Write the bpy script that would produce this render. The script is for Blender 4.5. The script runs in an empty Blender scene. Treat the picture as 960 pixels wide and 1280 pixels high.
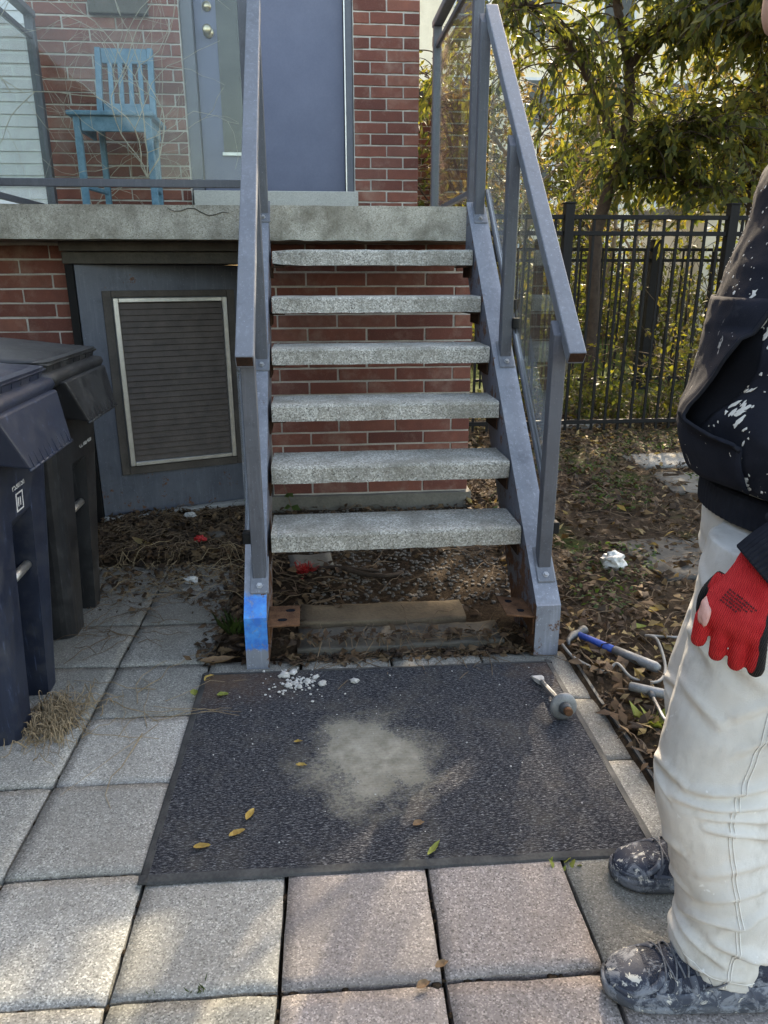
import bpy, bmesh, math, random
import numpy as np
from mathutils import Vector, Matrix, noise

random.seed(7)
rng = np.random.default_rng(11)
SC = bpy.context.scene
COL = SC.collection

# ------------------------------------------------------------------ camera, sky, sun, exposure
CAM = Vector((0.1637, -2.3954, 1.2421))
YAW, PITCH, ROLL = 0.0943, 0.3125, -0.0017
cam = bpy.data.cameras.new('camera')
cam.sensor_fit = 'VERTICAL'; cam.sensor_height = 32.0; cam.lens = 916.0754 / 1280 * 32.0
cam.clip_start = 0.02; cam.clip_end = 2000
camo = bpy.data.objects.new('camera', cam); COL.objects.link(camo)
_f = Vector((math.sin(YAW) * math.cos(PITCH), math.cos(YAW) * math.cos(PITCH), -math.sin(PITCH)))
_r = Vector((math.cos(YAW), -math.sin(YAW), 0)); _u = _r.cross(_f)
_r2 = _r * math.cos(ROLL) + _u * math.sin(ROLL); _u2 = -_r * math.sin(ROLL) + _u * math.cos(ROLL)
m = Matrix((_r2, _u2, -_f)).transposed().to_4x4(); m.translation = CAM
camo.matrix_world = m
SC.camera = camo

SUN_AZ, SUN_EL = math.radians(22), math.radians(31)      # azimuth measured from +Y towards +X
world = bpy.data.worlds.new('World'); SC.world = world; world.use_nodes = True
nt = world.node_tree
bg = nt.nodes['Background']
sky = nt.nodes.new('ShaderNodeTexSky'); sky.sky_type = 'NISHITA'; sky.sun_disc = False
sky.sun_elevation = SUN_EL; sky.sun_rotation = SUN_AZ
sky.dust_density = 2.0; sky.air_density = 1.0; sky.ozone_density = 1.0
nt.links.new(sky.outputs[0], bg.inputs[0]); bg.inputs[1].default_value = 0.15
sun = bpy.data.lights.new('sun', 'SUN'); sun.energy = 2.6; sun.angle = math.radians(0.6); sun.color = (1.0, 0.95, 0.88)
suno = bpy.data.objects.new('sun', sun); COL.objects.link(suno)
sd = Vector((math.sin(SUN_AZ) * math.cos(SUN_EL), math.cos(SUN_AZ) * math.cos(SUN_EL), math.sin(SUN_EL)))
suno.rotation_euler = sd.to_track_quat('Z', 'Y').to_euler()
suno.location = (4, 8, 8)
SC.view_settings.view_transform = 'Standard'; SC.view_settings.look = 'None'
SC.view_settings.exposure = 2.48; SC.view_settings.gamma = 1.0
SC.view_settings.use_white_balance = True; SC.view_settings.white_balance_temperature = 8600; SC.view_settings.white_balance_tint = 11
SC.render.engine = 'CYCLES'
SC.cycles.use_denoising = True; SC.cycles.denoising_input_passes = 'RGB_ALBEDO_NORMAL'; SC.cycles.denoising_prefilter = 'ACCURATE'
SC.cycles.max_bounces = 8; SC.cycles.transparent_max_bounces = 24; SC.cycles.caustics_reflective = False; SC.cycles.caustics_refractive = False

# ------------------------------------------------------------------ material helpers
class NT:
    def __init__(s, name):
        s.m = bpy.data.materials.new(name); s.m.use_nodes = True
        s.t = s.m.node_tree; s.b = s.t.nodes['Principled BSDF']; s.out = s.t.nodes['Material Output']
    def n(s, ty, **kw):
        x = s.t.nodes.new(ty)
        for k, v in kw.items(): setattr(x, k, v)
        return x
    def l(s, a, b): s.t.links.new(a, b)
    def setin(s, node, key, v):
        if isinstance(v, (int, float, tuple, list)):
            if isinstance(v, (tuple, list)) and len(v) == 3 and node.inputs[key].type == 'RGBA': v = (*v, 1)
            node.inputs[key].default_value = v
        else: s.l(v, node.inputs[key])
    def pos(s, scale=(1, 1, 1), kind='pos', rot=(0, 0, 0)):
        if kind == 'pos': o = s.n('ShaderNodeNewGeometry').outputs['Position']
        else: o = s.n('ShaderNodeTexCoord').outputs['Object']
        mp = s.n('ShaderNodeMapping'); s.l(o, mp.inputs[0]); mp.inputs['Scale'].default_value = scale; mp.inputs['Rotation'].default_value = rot
        return mp.outputs[0]
    def noise(s, vec, scale, detail=4, rough=0.55, dist=0.0):
        x = s.n('ShaderNodeTexNoise'); s.l(vec, x.inputs['Vector'])
        x.inputs['Scale'].default_value = scale; x.inputs['Detail'].default_value = detail
        x.inputs['Roughness'].default_value = rough; x.inputs['Distortion'].default_value = dist
        return x.outputs['Fac']
    def voro(s, vec, scale, out='Color', feature='F1'):
        x = s.n('ShaderNodeTexVoronoi', feature=feature); s.l(vec, x.inputs['Vector']); x.inputs['Scale'].default_value = scale
        return x.outputs[out]
    def ramp(s, fac, stops, interp='LINEAR'):
        x = s.n('ShaderNodeValToRGB'); x.color_ramp.interpolation = interp
        e = x.color_ramp.elements
        while len(e) < len(stops): e.new(0.5)
        for el, (p, c) in zip(e, stops):
            el.position = p
            if isinstance(c, (int, float)): c = (c, c, c)
            el.color = (*c, 1)
        s.l(fac, x.inputs[0]); return x.outputs[0]
    def mix(s, fac, a, b, mode='MIX'):
        x = s.n('ShaderNodeMix', data_type='RGBA', blend_type=mode)
        s.setin(x, 0, fac); s.setin(x, 6, a); s.setin(x, 7, b); return x.outputs[2]
    def math(s, op, a, b=0.0, clamp=False):
        x = s.n('ShaderNodeMath', operation=op, use_clamp=clamp); s.setin(x, 0, a); s.setin(x, 1, b); return x.outputs[0]
    def sep(s, vec):
        x = s.n('ShaderNodeSeparateXYZ'); s.l(vec, x.inputs[0]); return x.outputs
    def rand(s): return s.n('ShaderNodeObjectInfo').outputs['Random']
    def bump(s, h, strength=0.3, dist=0.01, normal=None):
        x = s.n('ShaderNodeBump'); s.l(h, x.inputs['Height']); x.inputs['Strength'].default_value = strength; x.inputs['Distance'].default_value = dist
        if normal: s.l(normal, x.inputs['Normal'])
        return x.outputs[0]
    def done(s, col, rough=0.7, metal=0.0, normal=None, spec=0.5):
        s.setin(s.b, 'Base Color', col); s.setin(s.b, 'Roughness', rough); s.setin(s.b, 'Metallic', metal)
        s.b.inputs['Specular IOR Level'].default_value = spec
        if normal: s.l(normal, s.b.inputs['Normal'])
        return s.m

MT = {}
def simple(name, c1, c2, scale, rough=0.7, metal=0.0, bumpd=0.002, spec=0.4, fine=None):
    t = NT(name); p = t.pos()
    n1 = t.noise(p, scale, 6, 0.6); n2 = t.noise(p, fine or scale * 9, 4, 0.6)
    f = t.math('ADD', t.math('MULTIPLY', n1, 0.65), t.math('MULTIPLY', n2, 0.35))
    c = t.ramp(f, [(0.32, c1), (0.68, c2)])
    MT[name] = t.done(c, rough, metal, t.bump(n2, 0.4, bumpd), spec); return MT[name]

def m_brick():
    t = NT('brick'); p = t.pos(); r = t.rand()
    base = t.ramp(r, [(0.0, (.135, .050, .040)), (0.3, (.19, .068, .051)), (0.6, (.225, .083, .061)), (0.85, (.265, .108, .077)), (1.0, (.16, .068, .058))])
    n = t.noise(p, 18, 5, .6); f = t.noise(p, 160, 4, .7)
    c = t.mix(t.ramp(n, [(.35, 0), (.75, .45)]), base, (.10, .045, .040))
    c = t.mix(t.ramp(f, [(.55, 0), (.72, .45)]), c, (.34, .15, .12))
    pale = t.noise(p, 7, 6, .7)
    c = t.mix(t.ramp(pale, [(.50, 0), (.74, .42)]), c, (.42, .31, .25))
    MT['brick'] = t.done(c, .88, 0, t.bump(t.math('ADD', f, n), .5, .004), .25)
m_brick()
simple('mortar', (.30, .28, .255), (.62, .59, .54), 9, .95, 0, .003, .2, 150)

def m_aggregate(name, dark, mid, light, scale, stain, stainc, bumpd=.003, blotch=2.2):
    t = NT(name)
    g_ = t.n('ShaderNodeNewGeometry').outputs['Position']; of = t.n('ShaderNodeVectorMath', operation='ADD'); t.l(g_, of.inputs[0])
    cmb = t.n('ShaderNodeCombineXYZ'); t.l(t.math('MULTIPLY', t.rand(), 37.0), cmb.inputs[0]); t.l(cmb.outputs[0], of.inputs[1]); p = of.outputs[0]
    v = t.sep(t.voro(p, scale))[0]
    c = t.ramp(v, [(0, dark), (.22, mid), (.62, mid), (.8, light), (1, light)])
    fine = t.noise(p, scale * .35, 5, .75)
    c = t.mix(t.ramp(fine, [(.40, .0), (.65, .45)]), c, mid)
    big = t.noise(p, blotch, 7, .65)
    c = t.mix(t.ramp(big, [(.42, 0), (.66, stain)]), c, stainc)
    c = t.mix(1.0, c, t.ramp(t.rand(), [(0, (.86, .85, .82)), (1, (1.06, 1.04, 1.0))]), 'MULTIPLY')
    drip = t.noise(t.pos((26, 26, 3)), 1.0, 6, .7); c = t.mix(t.ramp(drip, [(.56, 0), (.74, .5)]), c, stainc)
    MT[name] = t.done(c, .9, 0, t.bump(v, .55, bumpd, t.bump(fine, .4, .004)), .25)
m_aggregate('tread_concrete', (.10, .098, .09), (.40, .392, .365), (.72, .71, .68), 230, .75, (.20, .192, .165), .003, 6.0)
m_aggregate('slab_concrete', (.20, .19, .16), (.42, .405, .355), (.56, .54, .49), 260, .9, (.15, .138, .11), .002, 5.0)
m_aggregate('sill_concrete', (.36, .36, .35), (.46, .46, .44), (.54, .54, .52), 260, .3, (.3, .3, .29), .001, 3.0)

def m_paver(name, tint, dirt):
    t = NT(name); p = t.pos()
    v = t.sep(t.voro(p, 330))[0]
    c = t.ramp(v, [(0, tuple(x * .45 for x in tint)), (.3, tint), (.7, tint), (.9, tuple(min(.8, x * 1.55) for x in tint)), (1, tuple(min(.85, x * 1.9) for x in tint))])
    r = t.rand()
    c = t.mix(1.0, c, t.ramp(r, [(0, .78), (1, 1.08)]), 'MULTIPLY')
    lines = t.noise(t.pos((14, 190, 1)), 1.0, 3, .6)
    big = t.noise(p, 3.2, 8, .68)
    c = t.mix(t.ramp(big, [(.40, 0), (.70, .7)]), c, dirt)
    sp = t.noise(p, 31, 3, .5)
    c = t.mix(t.ramp(sp, [(.70, 0), (.76, .7)]), c, tuple(x * .5 for x in dirt))
    f = t.noise(p, 120, 5, .75)
    MT[name] = t.done(c, .92, 0, t.bump(v, .5, .002, t.bump(lines, .30, .004, t.bump(f, .4, .004))), .25)
m_paver('paver_cream', (.345, .333, .305), (.205, .193, .172))
m_paver('paver_pink', (.32, .280, .262), (.19, .17, .158))
m_paver('paver_grey', (.25, .242, .218), (.13, .125, .105))

def m_mat():
    t = NT('mat_carpet'); p = t.pos()
    fs = []
    for rz_, sc in ((.25, 1.0), (1.2, 1.13), (2.2, .93), (2.9, 1.07)):
        fs.append(t.noise(t.pos((80 * sc, 520 * sc, 1), rot=(0, 0, rz_)), 1.0, 2, .6))
    f = t.math('MAXIMUM', t.math('MAXIMUM', fs[0], fs[1]), t.math('MAXIMUM', fs[2], fs[3]))
    c = t.ramp(f, [(.50, (.012, .013, .017)), (.60, (.030, .032, .039)), (.655, (.13, .135, .145)), (.75, (.38, .385, .395))])
    rib = t.sep(t.pos())[1]
    wv = t.math('SINE', t.math('MULTIPLY', rib, 620)); wv = t.math('ADD', t.math('MULTIPLY', wv, .5), .5)
    c = t.mix(t.math('MULTIPLY', wv, .35), c, (.012, .013, .017))
    # worn, cement-stained centre
    xyz = t.sep(p)
    dx = t.math('DIVIDE', t.math('SUBTRACT', xyz[0], .285), .165); dy = t.math('DIVIDE', t.math('SUBTRACT', xyz[1], -.735), .185)
    d = t.math('SQRT', t.math('ADD', t.math('MULTIPLY', dx, dx), t.math('MULTIPLY', dy, dy)))
    d = t.math('ADD', d, t.math('MULTIPLY', t.math('SUBTRACT', t.noise(p, 6.5, 9, .76), .5), 2.9))
    grain = t.noise(p, 95, 5, .75)
    d = t.math('ADD', d, t.math('MULTIPLY', t.math('SUBTRACT', grain, .5), .9))
    k = t.ramp(t.math('MULTIPLY', d, .6), [(.36, .93), (.46, .78), (.54, .36), (.74, 0)])
    st = t.noise(p, 26, 7, .7)
    cc = t.ramp(st, [(.3, (.15, .14, .112)), (.55, (.27, .255, .212)), (.75, (.38, .36, .305))])
    c = t.mix(k, c, cc)
    # general dust and earth brought in from the stairs
    du = t.noise(p, 5.5, 8, .7)
    c = t.mix(t.ramp(du, [(.5, 0), (.75, .5)]), c, (.10, .092, .078))
    ed = t.math('ADD', xyz[1], t.math('MULTIPLY', t.noise(p, 14, 6, .7), .22))
    sides = t.math('ABSOLUTE', t.math('SUBTRACT', xyz[0], .43))
    k2 = t.math('MULTIPLY', t.ramp(t.math('ADD', ed, .62), [(.26, 0), (.44, .8)]), t.ramp(t.math('ADD', sides, t.math('MULTIPLY', t.math('SUBTRACT', t.noise(p, 11, 6, .7), .5), .5)), [(.30, 0), (.60, .9)]))
    c = t.mix(k2, c, (.12, .075, .048))
    MT['mat_carpet'] = t.done(c, .97, 0, t.bump(f, .5, .003, t.bump(wv, .25, .002)), .1)
m_mat()
simple('mat_rubber', (.022, .023, .025), (.085, .085, .082), 14, .8, 0, .002, .3)

def m_paintmetal(name, c1, c2, rough, rust=.0, spray=False, foot=0.0):
    t = NT(name); p = t.pos(); xyz = t.sep(p)
    n = t.noise(p, 6, 7, .62); f = t.noise(p, 140, 3, .6)
    c = t.ramp(n, [(.3, c1), (.7, c2)])
    streak = t.noise(t.pos((70, 70, 5)), 1.0, 5, .65)
    c = t.mix(t.ramp(streak, [(.52, 0), (.72, .40)]), c, tuple(min(1, x * 1.7) for x in c2))
    dirt = t.noise(p, 22, 8, .72)
    c = t.mix(t.ramp(dirt, [(.54, 0), (.72, .45)]), c, tuple(x * .45 for x in c1))
    c = t.mix(t.ramp(f, [(.64, 0), (.70, .45)]), c, tuple(min(1, x * 2.6) for x in c2))
    if spray:      # blue marking paint sprayed on the left foot, ragged at its edges
        z = t.math('ADD', xyz[2], t.math('MULTIPLY', t.math('SUBTRACT', t.noise(p, 40, 6, .7), .5), .045))
        kz = t.math('MULTIPLY', t.ramp(z, [(.070, 0), (.082, 1)]), t.ramp(z, [(.238, 1), (.252, 0)]))
        k = t.math('MULTIPLY', kz, t.math('LESS_THAN', xyz[0], .1))
        k = t.math('MULTIPLY', k, t.ramp(t.noise(p, 60, 6, .75), [(.36, .35), (.46, 1)]))
        c = t.mix(k, c, t.ramp(t.noise(p, 25, 4, .6), [(.35, (.015, .16, .55)), (.65, (.04, .32, .75))]))
    r = t.noise(p, 16, 9, .72)
    if rust or foot:
        rf = t.math('ADD', r, t.math('MULTIPLY', t.ramp(t.math('ADD', xyz[2], .0), [(.02, 1), (.42, 0)]), foot))
        k = t.ramp(rf, [(.66 - rust * .2, 0), (.70 - rust * .16, 1)])
        rc = t.ramp(t.noise(p, 60, 5, .7), [(.3, (.05, .022, .012)), (.7, (.19, .085, .04))])
        c = t.mix(k, c, rc)
        rr = t.mix(k, (rough,) * 3, (.95,) * 3)
    else: rr = t.ramp(n, [(.3, rough - .08), (.7, rough + .14)])
    MT[name] = t.done(c, rr, 0, t.bump(f, .15, .002, t.bump(dirt, .12, .004)), .5)
m_paintmetal('rail_paint', (.120, .133, .156), (.160, .176, .203), .40)
m_paintmetal('post_paint', (.062, .068, .084), (.088, .096, .115), .45)
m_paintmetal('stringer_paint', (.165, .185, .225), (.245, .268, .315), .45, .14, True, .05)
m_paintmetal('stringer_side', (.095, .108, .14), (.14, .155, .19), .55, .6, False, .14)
m_paintmetal('panel_paint', (.060, .073, .100), (.095, .112, .144), .5, .10, False, .085)
m_paintmetal('fence_black', (.006, .006, .0065), (.012, .012, .0125), .6)
MT['fence_black'].node_tree.nodes['Principled BSDF'].inputs['Specular IOR Level'].default_value = .2
simple('rust', (.045, .024, .015), (.19, .095, .052), 24, .95, 0, .004, .15)
simple('dark_rust', (.022, .014, .011), (.075, .040, .026), 16, .95, 0, .004, .15)
simple('steel', (.30, .30, .30), (.52, .52, .51), 30, .42, .85, .001)
simple('aluminium', (.44, .44, .42), (.62, .62, .60), 24, .40, .8, .001)
simple('grille_brown', (.050, .043, .038), (.105, .092, .08), 12, .75)
simple('grille_slat', (.055, .046, .042), (.115, .095, .085), 18, .7)
def m_bin(name, c1, c2):
    t = NT(name); p = t.pos()
    n = t.noise(p, 7, 6, .6); c = t.ramp(n, [(.3, c1), (.7, c2)])
    sc = t.noise(t.pos((160, 40, 9), rot=(.3, .2, .5)), 1.0, 5, .7); c = t.mix(t.ramp(sc, [(.60, 0), (.70, .5)]), c, tuple(x * 4.5 + .02 for x in c2))
    du = t.noise(p, 11, 8, .72); c = t.mix(t.ramp(du, [(.50, 0), (.78, .5)]), c, (.085, .085, .085))
    fl = t.noise(p, 130, 3, .6)
    MT[name] = t.done(c, t.ramp(du, [(.3, .40), (.7, .62)]), 0, t.bump(fl, .2, .001), .5)
m_bin('bin_blue', (.007, .012, .028), (.015, .023, .045)); m_bin('bin_black', (.010, .011, .013), (.022, .023, .026))
simple('white_print', (.55, .55, .56), (.72, .72, .72), 60, .7)
simple('door_paint', (.088, .106, .168), (.118, .136, .205), 5, .5, 0, .0008, .45, 90)
simple('door_dark', (.020, .022, .022), (.050, .055, .048), 8, .25)
simple('frame_paint', (.095, .105, .13), (.13, .14, .165), 8, .5)
simple('brass', (.45, .38, .24), (.62, .55, .40), 40, .3, .9, .0005)
simple('chair_blue', (.035, .125, .19), (.14, .27, .35), 26, .7, 0, .002)
simple('wood_brown', (.085, .062, .042), (.19, .145, .10), 12, .9, 0, .004)
simple('bark', (.030, .021, .016), (.085, .060, .045), 22, .95, 0, .012)
simple('pale_bark', (.15, .12, .09), (.34, .28, .21), 14, .95, 0, .01)
simple('vine', (.30, .26, .20), (.55, .50, .42), 30, .9)
simple('twig', (.055, .036, .024), (.24, .17, .11), 9, .95)
simple('straw', (.16, .11, .065), (.42, .32, .20), 9, .95)
simple('rubble', (.32, .31, .29), (.60, .59, .57), 40, .9, 0, .003)
simple('pebble', (.055, .048, .042), (.20, .185, .165), 22, .9, 0, .003)
simple('stone_slab', (.095, .090, .078), (.19, .18, .155), 9, .92, 0, .006)
simple('sandy_block', (.10, .075, .050), (.19, .145, .095), 10, .96, 0, .01)
simple('dark_block', (.055, .052, .045), (.115, .105, .09), 9, .96, 0, .012)
simple('plastic_white', (.34, .34, .32), (.62, .62, .60), 40, .35)
simple('red_tinsel', (.25, .008, .010), (.48, .02, .02), 60, .45)
simple('hammer_blue', (.012, .05, .26), (.03, .10, .42), 30, .45)
simple('tool_grey', (.13, .14, .145), (.27, .28, .285), 30, .5, .3)
simple('tool_dark', (.04, .045, .05), (.11, .12, .125), 30, .5, .3)
simple('cable', (.17, .165, .15), (.30, .29, .27), 30, .7)
simple('beige_wall', (.66, .58, .45), (.80, .72, .58), 3, .9)
simple('pale_siding', (.50, .53, .56), (.66, .69, .71), 3, .8)
simple('roof_grey', (.09, .085, .08), (.16, .15, .14), 6, .9)
simple('skin', (.50, .27, .19), (.60, .35, .25), 20, .5, 0, .001)
simple('hair', (.02, .014, .010), (.05, .035, .025), 60, .6)
simple('eye_white', (.7, .68, .66), (.8, .78, .76), 30, .3)
simple('lip', (.46, .21, .17), (.54, .27, .22), 30, .5)
simple('lace', (.05, .055, .065), (.22, .23, .25), 90, .85)
simple('stitch', (.66, .65, .61), (.78, .77, .74), 80, .9)

def m_glass(name, dust, streak):
    t = NT(name); p = t.pos()
    tr = t.n('ShaderNodeBsdfTransparent'); tr.inputs[0].default_value = (.93, .96, .95, 1)
    gl = t.n('ShaderNodeBsdfGlossy'); gl.inputs['Roughness'].default_value = .03; gl.inputs[0].default_value = (1, 1, 1, 1)
    fr = t.n('ShaderNodeFresnel'); fr.inputs[0].default_value = 1.5
    k = t.math('MULTIPLY', fr.outputs[0], .32, True)
    a = t.n('ShaderNodeMixShader'); t.l(k, a.inputs[0]); t.l(tr.outputs[0], a.inputs[1]); t.l(gl.outputs[0], a.inputs[2])
    df = t.n('ShaderNodeBsdfDiffuse'); df.inputs[0].default_value = (.62, .63, .61, 1)
    tl = t.n('ShaderNodeBsdfTranslucent'); tl.inputs[0].default_value = (.62, .63, .61, 1)
    dd = t.n('ShaderNodeMixShader'); dd.inputs[0].default_value = .4; t.l(df.outputs[0], dd.inputs[1]); t.l(tl.outputs[0], dd.inputs[2])
    s1 = t.noise(t.pos((95, 95, 2.5)), 1.0, 4, .6); s2 = t.noise(p, 3.5, 8, .7); s3 = t.noise(p, 130, 3, .6)
    f = t.math('MULTIPLY', t.ramp(s2, [(.25, .25), (.75, 1)]), t.ramp(s1, [(.3, 1 - streak), (.7, 1)]))
    f = t.math('ADD', t.math('MULTIPLY', f, dust), t.math('MULTIPLY', t.ramp(s3, [(.66, 0), (.74, 1)]), dust * .9), True)
    b = t.n('ShaderNodeMixShader'); t.l(f, b.inputs[0]); t.l(a.outputs[0], b.inputs[1]); t.l(dd.outputs[0], b.inputs[2])
    t.l(b.outputs[0], t.out.inputs[0]); MT[name] = t.m
m_glass('glass_dirty', .032, .7)
m_glass('glass_clear', .018, .6)

def m_leaf(name, cols, cell=34, trans=.38, rough=.55):
    t = NT(name); p = t.pos()
    v = t.sep(t.voro(p, cell))[0]
    n = len(cols); c = t.ramp(v, [(i / max(1, n - 1), cc) for i, cc in enumerate(cols)])
    c = t.mix(t.ramp(t.noise(p, 90, 3, .6), [(.4, 0), (.7, .35)]), c, tuple(x * .6 for x in cols[0]))
    t.done(c, rough, 0, None, .35)
    tl = t.n('ShaderNodeBsdfTranslucent'); t.l(t.mix(1.0, c, (1.25, 1.3, .85), 'MULTIPLY'), tl.inputs[0])
    mx = t.n('ShaderNodeMixShader'); mx.inputs[0].default_value = trans
    t.l(t.b.outputs[0], mx.inputs[1]); t.l(tl.outputs[0], mx.inputs[2]); t.l(mx.outputs[0], t.out.inputs[0])
    MT[name] = t.m
m_leaf('leaf_green', [(.040, .053, .017), (.062, .078, .022), (.105, .112, .028), (.20, .175, .032), (.05, .064, .02)], 12, .5)
m_leaf('leaf_yellow', [(.08, .09, .022), (.20, .18, .03), (.06, .08, .024), (.24, .18, .04), (.10, .075, .03)], 14, .5)
m_leaf('leaf_autumn', [(.14, .085, .035), (.25, .16, .06), (.30, .22, .09), (.12, .07, .035), (.09, .09, .03)], 14)
m_leaf('litter', [(.030, .018, .011), (.065, .036, .020), (.12, .070, .036), (.042, .025, .016), (.17, .11, .058), (.058, .038, .024), (.025, .016, .011)], 26, .12, .8)
m_leaf('litter_bright', [(.22, .15, .07), (.34, .25, .10), (.30, .20, .10), (.17, .10, .05), (.40, .32, .14)], 22, .2, .75)
m_leaf('weed', [(.040, .075, .018), (.075, .115, .03), (.055, .09, .022)], 40, .4)
m_leaf('fallen_yellow', [(.42, .27, .06), (.50, .34, .10), (.36, .22, .06)], 60, .25, .7)
m_leaf('fallen_brown', [(.20, .12, .065), (.28, .18, .10), (.24, .15, .09)], 60, .15, .8)
m_leaf('fallen_green', [(.20, .24, .05), (.28, .29, .07), (.16, .2, .04)], 60, .25, .7)

def m_ground():
    t = NT('ground_soil'); p = t.pos(); xyz = t.sep(p)
    n = t.noise(p, 5, 9, .7); f = t.noise(p, 60, 6, .75)
    c = t.ramp(t.math('ADD', t.math('MULTIPLY', n, .5), t.math('MULTIPLY', f, .5)), [(.35, (.020, .014, .010)), (.5, (.05, .035, .023)), (.66, (.105, .075, .05))])
    mo = t.noise(p, 1.7, 6, .6)
    mk = t.ramp(mo, [(.53, 0), (.62, .75)])
    east = t.ramp(t.math('SUBTRACT', xyz[0], 1.0), [(.05, 0), (.2, 1)])
    c = t.mix(t.math('MULTIPLY', mk, east), c, t.ramp(f, [(.3, (.028, .042, .012)), (.7, (.075, .095, .026))]))
    lawn = t.ramp(t.math('DIVIDE', t.math('SUBTRACT', t.math('ADD', xyz[1], t.math('MULTIPLY', n, 2.0)), 5.5), 3), [(.1, 0), (.6, 1)])
    lc = t.ramp(t.noise(p, 9, 8, .75), [(.3, (.035, .055, .014)), (.55, (.07, .10, .026)), (.75, (.15, .14, .05))])
    c = t.mix(lawn, c, lc)
    MT['ground_soil'] = t.done(c, .97, 0, t.bump(f, .8, .02, t.bump(n, .5, .03)), .1)
m_ground()

def m_hoodie():
    t = NT('hoodie_fabric'); p = t.pos()
    n = t.noise(p, 9, 6, .6); k = t.noise(p, 420, 2, .6)
    c = t.ramp(n, [(.3, (.010, .012, .019)), (.7, (.022, .025, .036))])
    s1 = t.noise(t.pos((1, 1, .45), rot=(.3, .55, .2)), 34, 4, .6, .3); s2 = t.noise(p, 120, 2, .5)
    reg = t.noise(p, 4.2, 2, .5)
    k1 = t.math('MULTIPLY', t.ramp(s1, [(.655, 0), (.675, 1)]), t.ramp(reg, [(.50, 0), (.57, 1)]))
    k2 = t.ramp(s2, [(.745, 0), (.765, 1)])
    kk = t.math('MAXIMUM', k1, k2)
    sm = t.math('MULTIPLY', t.ramp(t.noise(p, 20, 5, .7), [(.6, 0), (.8, .35)]), .6)
    c = t.mix(sm, c, (.16, .165, .175)); c = t.mix(kk, c, (.62, .61, .58))
    MT['hoodie_fabric'] = t.done(c, .95, 0, t.bump(k, .35, .0015), .12)
m_hoodie()
simple('rib_knit', (.012, .013, .018), (.024, .027, .036), 12, .95, 0, .001, .1)
simple('pocket_dark', (.006, .007, .010), (.011, .012, .016), 12, .95, 0, .001, .1)
simple('paint_white', (.58, .57, .54), (.72, .71, .68), 40, .8)

def m_trouser():
    t = NT('trouser_cotton'); p = t.pos()
    n = t.noise(p, 5, 8, .65); k = t.noise(p, 500, 2, .6)
    c = t.ramp(n, [(.3, (.47, .45, .41)), (.55, (.60, .585, .55)), (.75, (.68, .67, .64))])
    g = t.noise(t.pos((1, 1, .5)), 13, 7, .72)
    zl = t.ramp(t.sep(p)[2], [(.02, .35), (.35, 0)])
    c = t.mix(t.math('ADD', t.ramp(g, [(.52, 0), (.76, .55)]), t.math('MULTIPLY', zl, t.ramp(g, [(.40, 0), (.60, 1)]))), c, (.27, .25, .215))
    w = t.noise(p, 42, 3, .5)
    c = t.mix(t.ramp(w, [(.69, 0), (.72, .7)]), c, (.74, .74, .72))
    MT['trouser_cotton'] = t.done(c, .92, 0, t.bump(k, .5, .0015, t.bump(t.noise(t.pos((22, 22, 70), rot=(.5, .3, .2)), 1.0, 4, .6), .12, .006)), .15)
m_trouser()

def m_shoe(name, c1, c2, lo, white, mesh=.25, rough=.8):
    t = NT(name); p = t.pos()
    n = t.noise(p, 14, 6, .6)
    c = t.ramp(n, [(.3, c1), (.7, c2)])
    s = t.noise(p, 24, 9, .78, .6); k = t.ramp(s, [(lo, 0), (lo + .05, .55), (lo + .16, .8)])
    c = t.mix(k, c, (.27, .29, .32))
    s2 = t.noise(p, 38, 6, .7, .8); c = t.mix(t.ramp(s2, [(white, 0), (white + .025, .95)]), c, (.58, .56, .50))
    MT[name] = t.done(c, rough, 0, t.bump(t.voro(p, 260, 'Distance'), mesh, .003, t.bump(s, .35, .004)), .4)
m_shoe('shoe_upper', (.010, .014, .026), (.030, .038, .060), .52, .61, .5)
m_shoe('shoe_toe', (.012, .018, .034), (.035, .045, .072), .50, .57, .05, .6)
m_shoe('shoe_overlay', (.035, .044, .066), (.075, .088, .115), .50, .60, .0, .65)
m_shoe('shoe_sole', (.03, .036, .048), (.09, .097, .11), .50, .62, .0, .85)

def m_glove():
    t = NT('glove_knit'); p = t.pos((1, 1, 1), 'obj'); xyz = t.sep(p)
    n = t.noise(p, 40, 5, .6)
    c = t.ramp(n, [(.3, (.60, .014, .020)), (.7, (.78, .040, .045))])
    e = t.math('ADD', xyz[2], t.math('MULTIPLY', t.math('SUBTRACT', t.noise(p, 55, 4, .6), .5), .009))
    back = t.math('MULTIPLY', t.math('SUBTRACT', xyz[0], .084), -.80)
    e = t.math('SUBTRACT', e, t.math('MULTIPLY', t.math('MAXIMUM', t.math('SUBTRACT', xyz[1], t.math('ADD', .016, t.math('MULTIPLY', xyz[0], .16))), 0.0), 1.7))
    k = t.ramp(t.math('ADD', t.math('MULTIPLY', t.math('SUBTRACT', e, t.math('MINIMUM', back, .0)), 40), .58), [(.42, 1), (.5, 0)])
    c = t.mix(k, c, (.018, .018, .019))
    rib = t.math('SINE', t.math('MULTIPLY', xyz[1], 2600)); 
    MT['glove_knit'] = t.done(c, .85, 0, t.bump(rib, .9, .002, t.bump(t.noise(p, 240, 2, .6), .4, .0015)), .25)
m_glove()

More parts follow.
